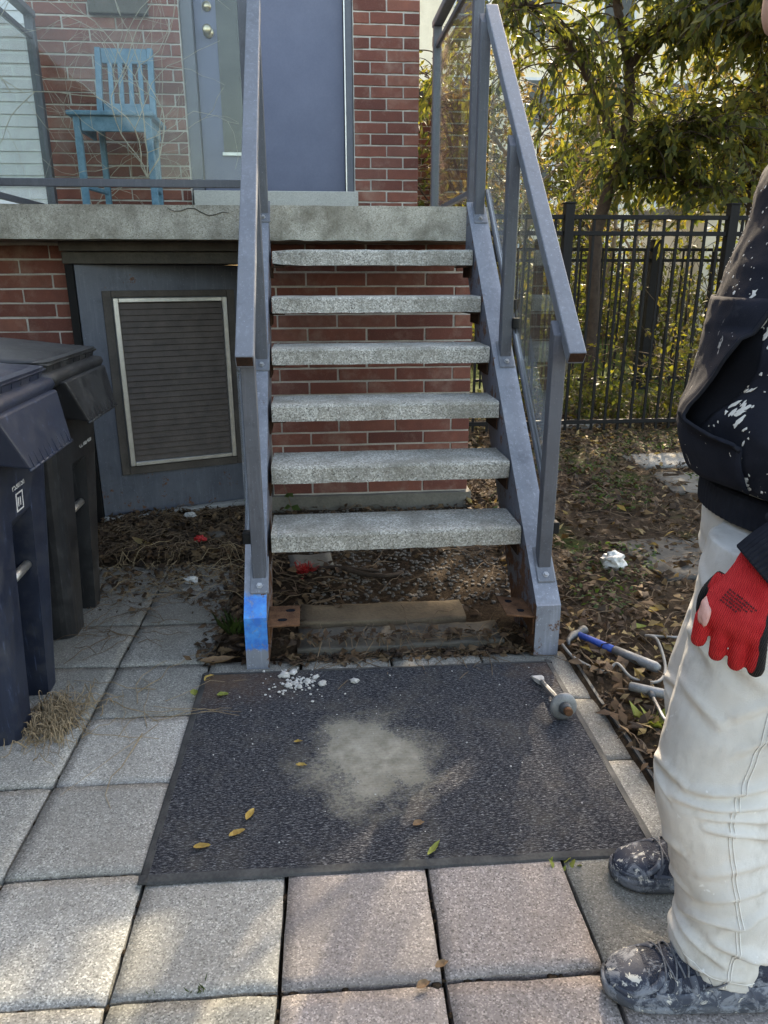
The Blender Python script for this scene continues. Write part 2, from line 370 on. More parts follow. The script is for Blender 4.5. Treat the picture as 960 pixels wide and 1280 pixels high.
# ------------------------------------------------------------------ mesh helpers
def tri_bm(): return bmesh.new()
def add_box(bm, x0, x1, y0, y1, z0, z1, mat=None):
    vs = [bm.verts.new((x, y, z)) for z in (z0, z1) for y in (y0, y1) for x in (x0, x1)]
    if mat is not None:
        for v in vs: v.co = mat @ v.co
    for f in ((0, 2, 3, 1), (4, 5, 7, 6), (0, 1, 5, 4), (2, 6, 7, 3), (0, 4, 6, 2), (1, 3, 7, 5)):
        bm.faces.new([vs[i] for i in f])
    return vs
def add_prism(bm, poly, a, b, axis='x'):
    """poly: 2D points; extruded from a to b along axis."""
    def P(u, v, w):
        return {'x': (w, u, v), 'y': (u, w, v), 'z': (u, v, w)}[axis]
    A = [bm.verts.new(P(u, v, a)) for u, v in poly]; B = [bm.verts.new(P(u, v, b)) for u, v in poly]
    n = len(poly); bm.faces.new(A[::-1]); bm.faces.new(B)
    for i in range(n): bm.faces.new((A[i], A[(i + 1) % n], B[(i + 1) % n], B[i]))
def add_tube(bm, pts, rad, n=8, caps=True):
    pts = [Vector(p) for p in pts]; m = len(pts)
    if not hasattr(rad, '__len__'): rad = [rad] * m
    rings = []; ref = None
    for i, p in enumerate(pts):
        d = (pts[min(i + 1, m - 1)] - pts[max(i - 1, 0)])
        d = d.normalized() if d.length > 1e-9 else Vector((0, 0, 1))
        if ref is None: ref = d.orthogonal().normalized()
        ref = (ref - d * ref.dot(d)); ref = ref.normalized() if ref.length > 1e-6 else d.orthogonal().normalized()
        b = d.cross(ref)
        rings.append([bm.verts.new(p + (ref * math.cos(2 * math.pi * k / n) + b * math.sin(2 * math.pi * k / n)) * rad[i]) for k in range(n)])
    for i in range(m - 1):
        for k in range(n):
            bm.faces.new((rings[i][k], rings[i][(k + 1) % n], rings[i + 1][(k + 1) % n], rings[i + 1][k]))
    if caps: bm.faces.new(rings[0][::-1]); bm.faces.new(rings[-1])
def add_loft(bm, rings, caps=True):
    R = [[bm.verts.new(p) for p in r] for r in rings]; n = len(R[0])
    for i in range(len(R) - 1):
        for k in range(n): bm.faces.new((R[i][k], R[i][(k + 1) % n], R[i + 1][(k + 1) % n], R[i + 1][k]))
    if caps: bm.faces.new(R[0][::-1]); bm.faces.new(R[-1])
    return R
def ell(cx, cy, z, a, b, n=28, pw=2.0, tilt=0.0):
    out = []
    for k in range(n):
        t = 2 * math.pi * k / n; c, s = math.cos(t), math.sin(t)
        x = a * math.copysign(abs(c) ** (2 / pw), c); y = b * math.copysign(abs(s) ** (2 / pw), s)
        out.append((cx + x, cy + y, z + tilt * x))
    return out
def bevel(bm, w, seg=1):
    bmesh.ops.bevel(bm, geom=list(bm.edges), offset=w, offset_type='OFFSET', segments=seg, profile=.5, affect='EDGES', clamp_overlap=True)
def mesh_of(name, bm, mat, smooth=False, bev=0, seg=1):
    if bev: bevel(bm, bev, seg)
    bmesh.ops.recalc_face_normals(bm, faces=bm.faces)
    me = bpy.data.meshes.new(name); bm.to_mesh(me); bm.free()
    me.materials.append(MT[mat])
    if smooth: me.polygons.foreach_set('use_smooth', [True] * len(me.polygons))
    return me
def link(name, me, parent=None, loc=None, rot=None):
    o = bpy.data.objects.new(name, me); COL.objects.link(o)
    if parent is not None: o.parent = parent
    if loc is not None: o.location = loc
    if rot is not None: o.rotation_euler = rot
    return o
def obj(name, bm, mat, parent=None, smooth=False, bev=0, seg=1, origin=None):
    """mesh given in world coordinates; stored relative to its (unrotated) parent's origin"""
    off = Vector((0, 0, 0))
    p = parent
    while p is not None: off += p.location; p = p.parent
    if origin is not None: off = Vector(origin)
    if off.length: bmesh.ops.translate(bm, verts=bm.verts, vec=-off)
    o = link(name, mesh_of(name, bm, mat, smooth, bev, seg), parent)
    if origin is not None and parent is None: o.location = origin
    return o
def tag(o, label, cat, group=None, kind=None):
    o['label'] = label; o['category'] = cat
    if group: o['group'] = group
    if kind: o['kind'] = kind
    return o
def thing(name, label, cat, loc=(0, 0, 0), group=None):
    o = bpy.data.objects.new(name, None); COL.objects.link(o); o.location = loc; o.empty_display_size = .1
    return tag(o, label, cat, group)
def boxo(name, ext, mat, parent=None, bev=0, seg=1, smooth=False):
    bm = tri_bm(); add_box(bm, *ext); return obj(name, bm, mat, parent, smooth, bev, seg)
def mesh_np(name, v, f, mat, smooth=False):
    me = bpy.data.meshes.new(name); v = np.asarray(v, np.float32); f = np.asarray(f, np.int32)
    me.vertices.add(len(v)); me.vertices.foreach_set('co', v.ravel())
    k = f.shape[1]; me.loops.add(f.size); me.loops.foreach_set('vertex_index', f.ravel())
    me.polygons.add(len(f)); me.polygons.foreach_set('loop_start', np.arange(0, f.size, k, dtype=np.int32))
    if smooth: me.polygons.foreach_set('use_smooth', np.ones(len(f), bool))
    me.update(calc_edges=True); me.validate(); me.materials.append(MT[mat]); return me
def norm(a): return a / np.maximum(np.linalg.norm(a, axis=1, keepdims=True), 1e-9)
def leaf_np(P, D, N, L, W, fold=.25, curl=.2):
    """arrays of leaf base points, directions, normals, lengths, widths -> verts, faces"""
    D = norm(D); S = norm(np.cross(D, N)); N = np.cross(S, D); L = L[:, None]; W = W[:, None]
    mid = P + D * L * .5 + N * L * curl * .5
    V = np.stack([P, P + D * L * .42 + S * W * .5 + N * W * fold, mid - N * W * .05, P + D * L * .42 - S * W * .5 + N * W * fold, P + D * L + N * L * curl * .1], 1).reshape(-1, 3)
    k = np.arange(len(P))[:, None] * 5
    F = np.concatenate([k + np.array([[0, 2, 1]]), k + np.array([[1, 2, 4]]), k + np.array([[0, 3, 2]]), k + np.array([[2, 3, 4]])])
    return V, F
def remesh(bm, voxel, smooth=4, fac=.5):
    bmesh.ops.recalc_face_normals(bm, faces=bm.faces)
    me = bpy.data.meshes.new('tmp'); bm.to_mesh(me); bm.free()
    o = bpy.data.objects.new('tmp', me); COL.objects.link(o)
    r = o.modifiers.new('r', 'REMESH'); r.mode = 'VOXEL'; r.voxel_size = voxel
    if smooth:
        s = o.modifiers.new('s', 'SMOOTH'); s.factor = fac; s.iterations = smooth
    dg = bpy.context.evaluated_depsgraph_get(); dg.update()
    out = bpy.data.meshes.new_from_object(o.evaluated_get(dg))
    bpy.data.objects.remove(o); bpy.data.meshes.remove(me)
    out.polygons.foreach_set('use_smooth', [True] * len(out.polygons))
    return out
def text_mesh(body, size, mat, name='lettering', ext=.0003, align='CENTER'):
    cu = bpy.data.curves.new('t', 'FONT'); cu.body = body; cu.size = size; cu.extrude = ext; cu.align_x = align; cu.resolution_u = 2
    o = bpy.data.objects.new('t', cu); COL.objects.link(o)
    dg = bpy.context.evaluated_depsgraph_get(); dg.update()
    me = bpy.data.meshes.new_from_object(o.evaluated_get(dg)); me.name = name
    bpy.data.objects.remove(o); bpy.data.curves.remove(cu)
    me.materials.clear(); me.materials.append(MT[mat]); return me

# ------------------------------------------------------------------ ground and pavement
PX0, PY0, PS = -0.5444, -1.368, 0.305
def fbm(x, y, s, o=3):
    v = 0; a = 1
    for i in range(o): v += a * noise.noise((x * s, y * s, 3.1 * i)); a *= .5; s *= 2.1
    return v
def ground_h(x, y):
    pave = (x < .985 and y < -.14) or (x < -.10 and y < .78) or (y < -1.062 and x < 3.3)
    if pave: return -.045 + .004 * fbm(x, y, 9)
    d = 1e9
    if y < 1: d = min(abs(x - .985) if y < -.14 else 9, 9)
    h = .004 + .016 * fbm(x, y, 2.3) + .008 * fbm(x, y, 9, 2)
    if 1.0 < x < 5 and -1 < y < 4: h += .012
    if y > 8: h += min(.5, (y - 8) * .01)
    return h
def gl(a, b, st):
    return list(np.arange(a, b, st))
xs = [-300, -120, -50, -20, -10, -6, -4, -3] + gl(-2.4, 5.0, .05) + [5.2, 5.6, 6.2, 7, 8, 10, 14, 20, 40, 90, 200, 400]
ys = [-300, -120, -40, -15, -8, -5, -4] + gl(-3.2, 4.6, .05) + [4.8, 5.2, 5.8, 6.5, 7.5, 9, 11, 14, 18, 25, 40, 80, 160, 400]
V = [(x, y, ground_h(x, y)) for y in ys for x in xs]; nx = len(xs)
F = [(j * nx + i, j * nx + i + 1, (j + 1) * nx + i + 1, (j + 1) * nx + i) for j in range(len(ys) - 1) for i in range(nx - 1)]
ground = link('ground', mesh_np('ground', V, F, 'ground_soil', True)); ground['kind'] = 'structure'

pavement = bpy.data.objects.new('pavement', None); COL.objects.link(pavement); pavement['kind'] = 'structure'
PANG = -.0209
def paver_mesh(mat, seed):
    bm = tri_bm(); h = PS / 2 - .0042
    add_box(bm, -h, h, -h, h, -.045, 0)
    bmesh.ops.subdivide_edges(bm, edges=list(bm.edges), cuts=9, use_grid_fill=True)
    for v in bm.verts:
        e = max(abs(v.co.x), abs(v.co.y)) > h - 1e-4
        q = noise.noise_vector(v.co * 16 + Vector((seed * 7.3, 0, 0)))
        if e: v.co.x += q.x * .0035; v.co.y += q.y * .0035
        if v.co.z > -.001 and e: v.co.z -= .0018 + .002 * abs(q.z) + (.003 if abs(abs(v.co.x) - abs(v.co.y)) < .008 else 0)
        elif v.co.z > -.001: v.co.z += q.z * .0008
    return mesh_of('paver', bm, mat, True)
PM = {k: [paver_mesh(k, i + 3 * j) for i in range(3)] for j, k in enumerate(('paver_cream', 'paver_pink', 'paver_grey'))}
ca, sa = math.cos(PANG), math.sin(PANG)
for i in range(-6, 11):
    for j in range(-5, 8):
        u, v = (i + .5) * PS, (j + .5) * PS
        x, y = PX0 + u * ca - v * sa, PY0 + u * sa + v * ca
        if x < -2.3 or x > 3.3 or y < -2.9: continue
        if j >= 7 or (j >= 4 and i >= 1): continue
        if j >= 1 and i >= 5: continue
        kind = 'paver_cream' if i <= 1 else ('paver_pink' if i <= 3 else 'paver_grey')
        if j <= -1: kind = 'paver_pink' if i >= 2 else 'paver_cream'
        if j >= 3: kind = 'paver_grey'
        if j == -1 and i == 1: kind = 'paver_grey'
        o = link('paver', random.choice(PM[kind]), pavement, (x, y, random.uniform(-.003, .003)))
        o.rotation_euler = (random.uniform(-.007, .007), random.uniform(-.007, .007), PANG + random.uniform(-.008, .008) + random.choice((0, math.pi / 2, math.pi)))

# soil squeezed up in the joints
def jitter_blob(bm, c, rx, ry, rz, seed, n=2, rough=.35):
    r = bmesh.ops.create_icosphere(bm, subdivisions=n, radius=1)
    for v in r['verts']:
        q = noise.noise(v.co * 1.8 + Vector((seed * 5.1, seed, 0)))
        k = 1 + rough * q
        v.co = Vector((c[0] + v.co.x * rx * k, c[1] + v.co.y * ry * k, c[2] + v.co.z * rz * k))
bm = tri_bm()
for k in range(420):
    if random.random() < .5:
        i = random.randint(-1, 5); u = i * PS + random.uniform(-.003, .003); v = random.uniform(-.9, 1.9)
        if i > 1 and v > .3: continue
    else:
        j = random.randint(-1, 6); v = j * PS + random.uniform(-.003, .003); u = random.uniform(-.9, 1.5 if j < 1 else .3)
    x, y = PX0 + u * ca - v * sa, PY0 + u * sa + v * ca
    s = random.uniform(.002, .0065)
    jitter_blob(bm, (x, y, -.009), s * random.uniform(1, 2.2), s * random.uniform(1, 2.2), s * .8, k, 1)
jo = obj('joint_soil', bm, 'ground_soil', None, True)
tag(jo, 'dark crumbly soil and debris caught in the joints between pavers', 'soil', None, 'stuff')

# ------------------------------------------------------------------ bricks
def brick_mesh(L, H, D, seed):
    bm = tri_bm(); add_box(bm, -L / 2, L / 2, 0, D, -H / 2, H / 2)
    bmesh.ops.subdivide_edges(bm, edges=[e for e in bm.edges if abs(e.verts[0].co.x - e.verts[1].co.x) > L * .5], cuts=3)
    for v in bm.verts:
        q = noise.noise_vector(v.co * 22 + Vector((seed * 3.7, seed, 0)))
        v.co.x += q.x * .0022; v.co.z += q.z * .0022; v.co.y += q.y * .0018
    return mesh_of('brick', bm, 'brick', False, .0022)
_bc = {}
def brick_var(L, H, D=.03):
    k = (round(L, 3), round(H, 3), D)
    if k not in _bc: _bc[k] = [brick_mesh(L, H, D, i + 13 * len(_bc)) for i in range(4)]
    return random.choice(_bc[k])
def brick_field(parent, x0, x1, yface, z0, z1, BL, CH, joint=.009, first=0.0, half=.5, side=None):
    """running bond on a wall facing -Y (bricks proud of the mortar by 6 mm); side=(sign) for a wall facing +X at x=yface with x-range as y-range"""
    r = 0; z = z0
    while z + CH * .6 < z1:
        x = x0 - ((first + r * half) % 1.0) * BL
        while x < x1 - .01:
            a, b = max(x, x0), min(x + BL, x1)
            if b - a > .03:
                L = b - a - joint
                me = brick_var(L, CH - joint)
                c = (a + b) / 2
                if side is None: o = link('brick', me, parent, Vector((c, yface, z + CH / 2)) - parent_off(parent))
                else:
                    o = link('brick', me, parent, Vector((yface, c, z + CH / 2)) - parent_off(parent)); o.rotation_euler = (0, 0, math.pi / 2)
                o.location.x += random.uniform(-.0012, .0012); o.location.z += random.uniform(-.0012, .0012)
            x += BL
        z += CH; r += 1
def parent_off(p):
    off = Vector((0, 0, 0))
    while p is not None: off += p.location; p = p.parent
    return off

# ------------------------------------------------------------------ house
WY = 2.5
house = thing('brick_house', 'dark red brick house with a blue grey door above a concrete porch', 'house', (-.3, 3.0, 0))
# upper wall: mortar core with the door opening left out
bm = tri_bm()
add_box(bm, -1.37, -.535, WY + .006, 8.5, 1.50, 6.2)          # left of the door
add_box(bm, .449, .838, WY + .006, 8.5, 1.50, 6.2)            # right of the door
add_box(bm, -.535, .449, WY + .02, 8.5, 3.76, 6.2)
add_box(bm, -.535, .449, WY + .16, 8.5, 1.5, 3.76)
wall = obj('wall', bm, 'mortar', house)
brick_field(wall, -1.375, -.535, WY, 1.545, 3.0, .295, .0637, first=.35)
brick_field(wall, .449, .845, WY, 1.545, 3.0, .198, .0637, first=.0, half=.5)
# side return of the pillar
brick_field(wall, 2.5 + .03, 2.5 + .62, .8445, 1.545, 3.0, .198, .0637, first=.5, side=1)
roof = boxo('roof', (-1.6, 1.05, WY - .25, 8.8, 6.2, 6.35), 'roof_grey', house)
door = boxo('door', (-.462, .396, WY + .085, WY + .125, 1.735, 3.74), 'door_paint', house, .002)
boxo('door_window', (-.335, -.165, WY + .076, WY + .084, 1.955, 3.5), 'door_dark', door)
boxo('window_trim', (-.345, -.155, WY + .070, WY + .0855, 1.935, 1.953), 'aluminium', door)
for zz, rr in ((2.585, .030), (2.715, .026)):
    bm = tri_bm()
    add_tube(bm, [(-.385, WY + .088, zz), (-.385, WY + .074, zz)], rr, 20)
    if zz < 2.6:
        add_tube(bm, [(-.385, WY + .074, zz), (-.385, WY + .045, zz), (-.385, WY + .034, zz), (-.385, WY + .022, zz), (-.385, WY + .012, zz)], [.012, .013, .024, .027, .016], 20)
    else: add_tube(bm, [(-.385, WY + .074, zz), (-.385, WY + .066, zz)], [.018, .014], 16)
    obj('door_knob' if zz < 2.6 else 'deadbolt', bm, 'brass', door, True)
fr = boxo('door_frame', (-.533, -.466, WY + .035, WY + .15, 1.727, 3.755), 'frame_paint', house, .002)
boxo('jamb', (.400, .447, WY + .03, WY + .15, 1.727, 3.755), 'frame_paint', fr, .002)
boxo('jamb_bead', (.3975, .4045, WY + .022, WY + .03, 1.727, 3.74), 'aluminium', fr)
boxo('threshold', (-.464, .3975, WY + .02, WY + .13, 1.7265, 1.7345), 'aluminium', fr, .001)
boxo('door_sill', (-.515, .466, WY - .075, WY + .16, 1.548, 1.7255), 'sill_concrete', house, .004)
# porch slab
bm = tri_bm(); add_box(bm, -2.9, -.098, 1.18, WY + .02, 1.397, 1.54)
bmesh.ops.subdivide_edges(bm, edges=[e for e in bm.edges if abs(e.verts[0].co.x - e.verts[1].co.x) > 1], cuts=40)
for v in bm.verts:
    if v.co.y < 1.3: v.co.y += .004 * noise.noise(v.co * 9); v.co.z += .0025 * noise.noise(v.co * 13 + Vector((4, 0, 0)))
slab = obj('porch_slab', bm, 'slab_concrete', house)
bm = tri_bm(); add_box(bm, -.096, 1.0, 1.185, WY + .02, 1.394, 1.541)
bmesh.ops.subdivide_edges(bm, edges=[e for e in bm.edges if abs(e.verts[0].co.x - e.verts[1].co.x) > 1], cuts=40)
for v in bm.verts:
    if v.co.y < 1.3: v.co.y += .005 * noise.noise(v.co * 11); v.co.z += (.006 if v.co.z < 1.45 else .003) * noise.noise(v.co * 15 + Vector((4, 0, 0)))
obj('porch_slab', bm, 'slab_concrete', house)
# hairline crack in the slab edge
pts = [(-.46 + .27 * k / 9, 1.1776, 1.528 - .030 * k / 9 - .012 * math.sin(k * 1.3)) for k in range(10)]
bm = tri_bm(); add_tube(bm, pts, [.0012 + .0012 * math.sin(k / 9 * 3.1) for k in range(10)], 5); obj('crack', bm, 'dark_block', slab)
# lower walls
bm = tri_bm(); add_box(bm, -2.9, -1.006, 1.506, 2.4, 0, 1.396)
lw = obj('wall', bm, 'mortar', house)
brick_field(lw, -1.95, -1.0, 1.5, .02, 1.385, .295, .0683, first=.60)
bm = tri_bm(); add_box(bm, -.075, .998, 1.512, 2.4, -.05, 1.393)
uw = obj('wall', bm, 'mortar', house)
brick_field(uw, -.075, 1.005, 1.506, .092, 1.39, .305, .0685, first=.30)
brick_field(uw, 1.53, 2.35, 1.0045, .092, 1.39, .305, .0685, first=.1, side=1)
bm = tri_bm(); add_box(bm, -.12, 1.02, 1.478, 2.42, -.06, .088)
bmesh.ops.subdivide_edges(bm, edges=[e for e in bm.edges if abs(e.verts[0].co.x - e.verts[1].co.x) > .5], cuts=20)
for v in bm.verts: v.co.z += .006 * noise.noise(v.co * 9) if v.co.z > 0 else 0
obj('foundation', bm, 'stone_slab', house)
boxo('lintel', (-1.004, -.06, 1.36, 1.5, 1.352, 1.3955), 'grille_brown', house, .003)
boxo('lintel_angle', (-1.004, -.06, 1.39, 1.9, 1.296, 1.350), 'dark_block', house, .003)
boxo('corner_angle', (-1.0, -.962, 1.40, 1.48, 0, 1.294), 'fence_black', house, .002)
boxo('recess_wall', (-1.0, -.08, 2.30, 2.395, 0, 1.294), 'dark_block', house)
# patch of broken plaster on the wall above the chair
bm = tri_bm(); add_box(bm, -1.02, -.70, WY - .05, WY - .002, 2.63, 2.78); obj('vent_hood', bm, 'dark_block', house, False, .006, 2)

# ------------------------------------------------------------------ metal access panel with grille (leaning, turned)
PA = Vector((-.953, 1.408, 0)); PD = Vector((.939, .344, 0)).normalized(); PN = Vector((PD.y, -PD.x, 0))
PMAT = Matrix((PD, -PN, Vector((0, 0, 1)))).transposed().to_4x4()
panel = thing('access_panel', 'blue grey painted metal panel with framed louvre grille under the porch', 'panel', PA)
def pbox(name, u0, u1, w0, w1, z0, z1, mat, parent, bev=.0015):
    bm = tri_bm(); add_box(bm, u0, u1, w0, w1, z0, z1, PMAT)
    o = link(name, mesh_of(name, bm, mat, False, bev), parent); return o
pbox('sheet', -.005, .80, 0, .03, .03, 1.293, 'panel_paint', panel)
for (a, b, c, d) in ((.105, .146, .245, 1.172), (.717, .757, .245, 1.172), (.147, .716, .245, .286), (.147, .716, 1.142, 1.172)):
    pbox('outer_frame', a, b, -.014, -.0005, c, d, 'grille_brown', panel)
for (a, b, c, d) in ((.150, .176, .290, 1.138), (.688, .714, .290, 1.138), (.1765, .6875, .290, .312), (.1765, .6875, 1.116, 1.138)):
    pbox('inner_frame', a, b, -.026, -.0008, c, d, 'aluminium', panel, .003)
ns = 27
bm = tri_bm(); st = (1.114 - .314) / ns
add_prism(bm, [(-.016, -st * .5), (-.004, -st * .5 + .002), (-.004, st * .5), (-.008, st * .42)], .177, .687, 'x')
sl = mesh_of('slat', bm, 'grille_slat'); sl.transform(PMAT)
for k in range(ns):
    o = link('slat', sl, panel, (0, 0, .314 + st * (k + .5)))
pbox('screen', .177, .687, -.0035, -.0006, .313, 1.115, 'dark_block', panel, 0)
pbox('ledge', -.01, .82, -.045, .03, -.02, .028, 'sill_concrete', panel, .004)

# ------------------------------------------------------------------ staircase
W_ST = .8794; Z0, RUN, RISE, TH, DEP = .3932, .1965, .191, .0647, .2291
stair = thing('staircase', 'grey steel outdoor staircase with six open concrete treads and handrails', 'staircase', (.44, .4, 0))
def tread_bm(seed, chip):
    bm = tri_bm()
    # profile (y, z): nosing rounded at the front top
    prof = [(0, -TH), (DEP, -TH), (DEP, -.004), (DEP - .004, 0), (.016, 0), (.006, -.0035), (.0015, -.011)]
    n = 44
    R = []
    for i in range(n + 1):
        x = W_ST * i / n; ring = []
        for (y, z) in prof:
            q = noise.noise_vector(Vector((x * 14, y * 14, z * 14 + seed * 9)))
            e = 1.0 if (y < .02) else .5
            nick = max(0, noise.noise((x * 23 + seed * 5, seed, z * 9)) - .32) * (.022 if (y < .02) else 0)
            yy = y + q.y * .0030 * e + nick; zz = z + q.z * .0022 * e - (nick * .6 if z > -.02 else 0)
            if chip and x < .11 and y < .03:
                k = (1 - x / .11); yy += .022 * k * (.5 + .5 * noise.noise((x * 40, z * 60, seed))); zz += -.006 * k * (1 if z > -.03 else -1.2)
            ring.append((x, yy, zz))
        R.append(ring)
    add_loft(bm, R)
    return bm
for k in range(6):
    bm = tread_bm(k, k == 5)
    bmesh.ops.translate(bm, verts=bm.verts, vec=(0, k * RUN, Z0 + k * RISE))
    t = obj('tread', bm, 'tread_concrete', stair)
    for s in (0, 1):        # support angle under each end
        b2 = tri_bm(); x0, x1 = ((-.012, .05) if s == 0 else (W_ST - .045, W_ST + .004))
        zt = Z0 + k * RISE - TH - .003
        add_box(b2, x0, x1, k * RUN + .03, k * RUN + .20, zt - .006, zt)
        xx = (-.0125, -.0065) if s == 0 else (W_ST - .002, W_ST + .004)
        add_box(b2, xx[0], xx[1], k * RUN + .03, k * RUN + .20, zt - .05, zt - .0065)
        obj('support_angle', b2, 'dark_rust', t)
# crack in the top tread
SL = .985
def sz(y): return .395 + SL * y
SD = .235
for sgn, x0, x1 in ((0, -.085, -.014), (1, .8845, .966)):
    yf = -.213; yt = 1.178
    bm = tri_bm()
    # web + flanges of the channel: outline in (y, z)
    ctop = [(yf, 0), (yf, sz(yf)), (yt, sz(yt)), (yt, sz(yt) - SD), (yf + .245, 0)]
    add_prism(bm, ctop, x0, x1, 'x')
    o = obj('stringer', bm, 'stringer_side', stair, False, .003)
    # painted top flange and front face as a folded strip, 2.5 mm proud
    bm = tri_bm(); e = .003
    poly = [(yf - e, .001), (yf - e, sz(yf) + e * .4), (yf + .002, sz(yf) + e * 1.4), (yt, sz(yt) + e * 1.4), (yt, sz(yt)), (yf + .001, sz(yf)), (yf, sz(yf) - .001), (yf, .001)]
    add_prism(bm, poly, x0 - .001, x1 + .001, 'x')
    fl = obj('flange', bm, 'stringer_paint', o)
# rusty angle brackets that carried a missing bottom tread
for sgn in (0, 1):
    x0, x1 = ((-.013, .092) if sgn == 0 else (.785, .884))
    bm = tri_bm()
    add_box(bm, x0, x1, -.205, -.055, .145, .152)
    xx = (x0, x0 + .007) if sgn == 0 else (x1 - .007, x1)
    add_box(bm, xx[0], xx[1], -.205, -.055, .085, .1448)
    if sgn == 1:
        for v in bm.verts: v.co.z += (.884 - v.co.x) * .12 - .008
    br = obj('angle_bracket', bm, 'rust', stair, False, .0015)
    for (hx, hy) in ((.035, -.165), (.06, -.095)):
        b2 = tri_bm(); X = hx if sgn == 0 else .875 - hx
        zz = .1523 if sgn == 0 else .1523 + (.884 - X) * .12 - .008
        add_tube(b2, [(X, hy, zz - .001), (X, hy, zz + .0006)], .011, 12); 
        for v in b2.verts: v.co.x = X + (v.co.x - X) * 1.5
        obj('bolt_hole', b2, 'pocket_dark', br)
# posts, handrails, glass
RZ0, RSL = 1.216, .965
def rz(y): return RZ0 + RSL * y
def post_part(parent, xc, yc, zb, zt, plate=True, w=.044, slope=0.0):
    bm = tri_bm(); vs = add_box(bm, xc - w / 2, xc + w / 2, yc - w / 2, yc + w / 2, zb, zt)
    for v in vs[4:]: v.co.z += slope * (v.co.y - yc)
    for v in vs[:4]: v.co.z += slope * (v.co.y - yc) + .004
    p = obj('post', bm, 'post_paint', parent, False, .002)
    if plate:
        bm = tri_bm(); vs = add_box(bm, xc - .030, xc + .030, yc - .058, yc + .034, 0, .006)
        for v in vs: v.co.z += zb + slope * (v.co.y - yc)
        obj('mounting_plate', bm, 'rail_paint', p, False, .001)
        bm = tri_bm(); yb = yc - .041; z = zb + slope * (yb - yc) + .006
        nrm = Vector((0, -slope, 1)).normalized()
        a = Vector((xc, yb, z)); add_tube(bm, [a, a + nrm * .003, a + nrm * .0032, a + nrm * .010], [.011, .011, .0075, .007], 6)
        obj('bolt', bm, 'steel', p)
    return p
for sgn, xp, xr in ((0, -.036, -.036), (1, .932, .962)):
    for yc in (-.10, .555, 1.135):
        post_part(stair, xp, yc, sz(yc) + .006, rz(yc) - .034, True, .044, SL)
    # handrail: rectangular tube
    bm = tri_bm(); a = -.205; b = 1.16 if sgn == 1 else 1.16
    t = .041 * math.hypot(1, RSL)
    poly = [(a, rz(a)), (b, rz(b)), (b, rz(b) - t), (a + .022, rz(a + .022) - t)]
    add_prism(bm, poly, xr - .0275, xr + .0275, 'x')
    hr = obj('handrail', bm, 'rail_paint', stair, False, .004, 2)
    bm = tri_bm(); a2 = a - .001
    poly = [(a - .0012, rz(a) - .003), (a + .0205, rz(a + .022) - t + .003), (a + .0225, rz(a + .022) - t + .005), (a + .002, rz(a) - .002)]
    add_prism(bm, poly, xr - .024, xr + .024, 'x'); obj('end_cap', bm, 'dark_rust', hr)
    # glass, in clips outside the posts
    gx = xp + (-.034 if sgn == 0 else .034)
    for (y0, y1) in ((-.085, .545), (.575, 1.12)):
        bm = tri_bm()
        poly = [(y0, sz(y0) + .11), (y1, sz(y1) + .11), (y1, rz(y1) - .11), (y0, rz(y0) - .11)]
        add_prism(bm, poly, gx - .003, gx + .003, 'x')
        g = obj('glass_panel', bm, 'glass_dirty', stair)
        bm = tri_bm()
        poly = [(y0, sz(y0) + .085), (y1, sz(y1) + .085), (y1, sz(y1) + .112), (y0, sz(y0) + .112)]
        add_prism(bm, poly, gx - .010, gx - .0035, 'x'); add_prism(bm, poly, gx + .0035, gx + .010, 'x')
        obj('glass_channel', bm, 'post_paint', stair)
    for (yc, zc) in ((-.085, .42), (.54, 1.06), (.60, 1.13)):
        bm = tri_bm(); add_box(bm, gx - .016, gx + .016, yc - .018, yc + .018, zc - .02, zc + .02)
        obj('glass_clip', bm, 'fence_black', stair, False, .003)

# ------------------------------------------------------------------ porch balustrades
def balustrade(name, label, loc): return thing(name, label, 'balustrade', loc)
zt = 2.63
b = balustrade('glass_balustrade', 'glass porch guard with grey frame along the right end of the slab', (.93, 1.9, 1.54))
for y in (1.275, 2.40): post_part(b, .93, y, 1.545, zt - .036, False, .046)
boxo('top_rail', (.902, .958, 1.19, 2.43, zt - .035, zt), 'rail_paint', b, .004)
boxo('middle_rail', (.918, .942, 1.299, 2.376, zt - .145, zt - .120), 'post_paint', b, .002)
boxo('bottom_rail', (.918, .942, 1.299, 2.376, 1.60, 1.625), 'post_paint', b, .002)
boxo('glass_panel', (.927, .933, 1.30, 2.375, 1.626, zt - .146), 'glass_clear', b)
b = balustrade('glass_balustrade', 'dirty glass porch guard with grey bottom rail in front of the blue chair', (-.7, 1.22, 1.54))
for x in (-1.33, -.085): post_part(b, x, 1.235, 1.545, zt - .036, False, .046)
boxo('top_rail', (-1.36, -.055, 1.207, 1.263, zt - .035, zt), 'rail_paint', b, .004)
boxo('bottom_rail', (-1.306, -.109, 1.222, 1.248, 1.616, 1.648), 'post_paint', b, .002)
boxo('glass_panel', (-1.305, -.110, 1.232, 1.238, 1.649, zt - .06), 'glass_dirty', b)
b = balustrade('glass_balustrade', 'dirty glass porch guard at the far end, running back to the brick wall', (-1.33, 1.9, 1.54))
post_part(b, -1.33, 2.42, 1.545, zt - .036, False, .046)
boxo('top_rail', (-1.358, -1.302, 1.264, 2.45, zt - .035, zt), 'rail_paint', b, .004)
boxo('middle_rail', (-1.342, -1.318, 1.259, 2.396, zt - .15, zt - .125), 'post_paint', b, .002)
boxo('bottom_rail', (-1.342, -1.318, 1.259, 2.396, 1.60, 1.63), 'post_paint', b, .002)
boxo('glass_panel', (-1.333, -1.327, 1.26, 2.395, 1.631, zt - .151), 'glass_clear', b)

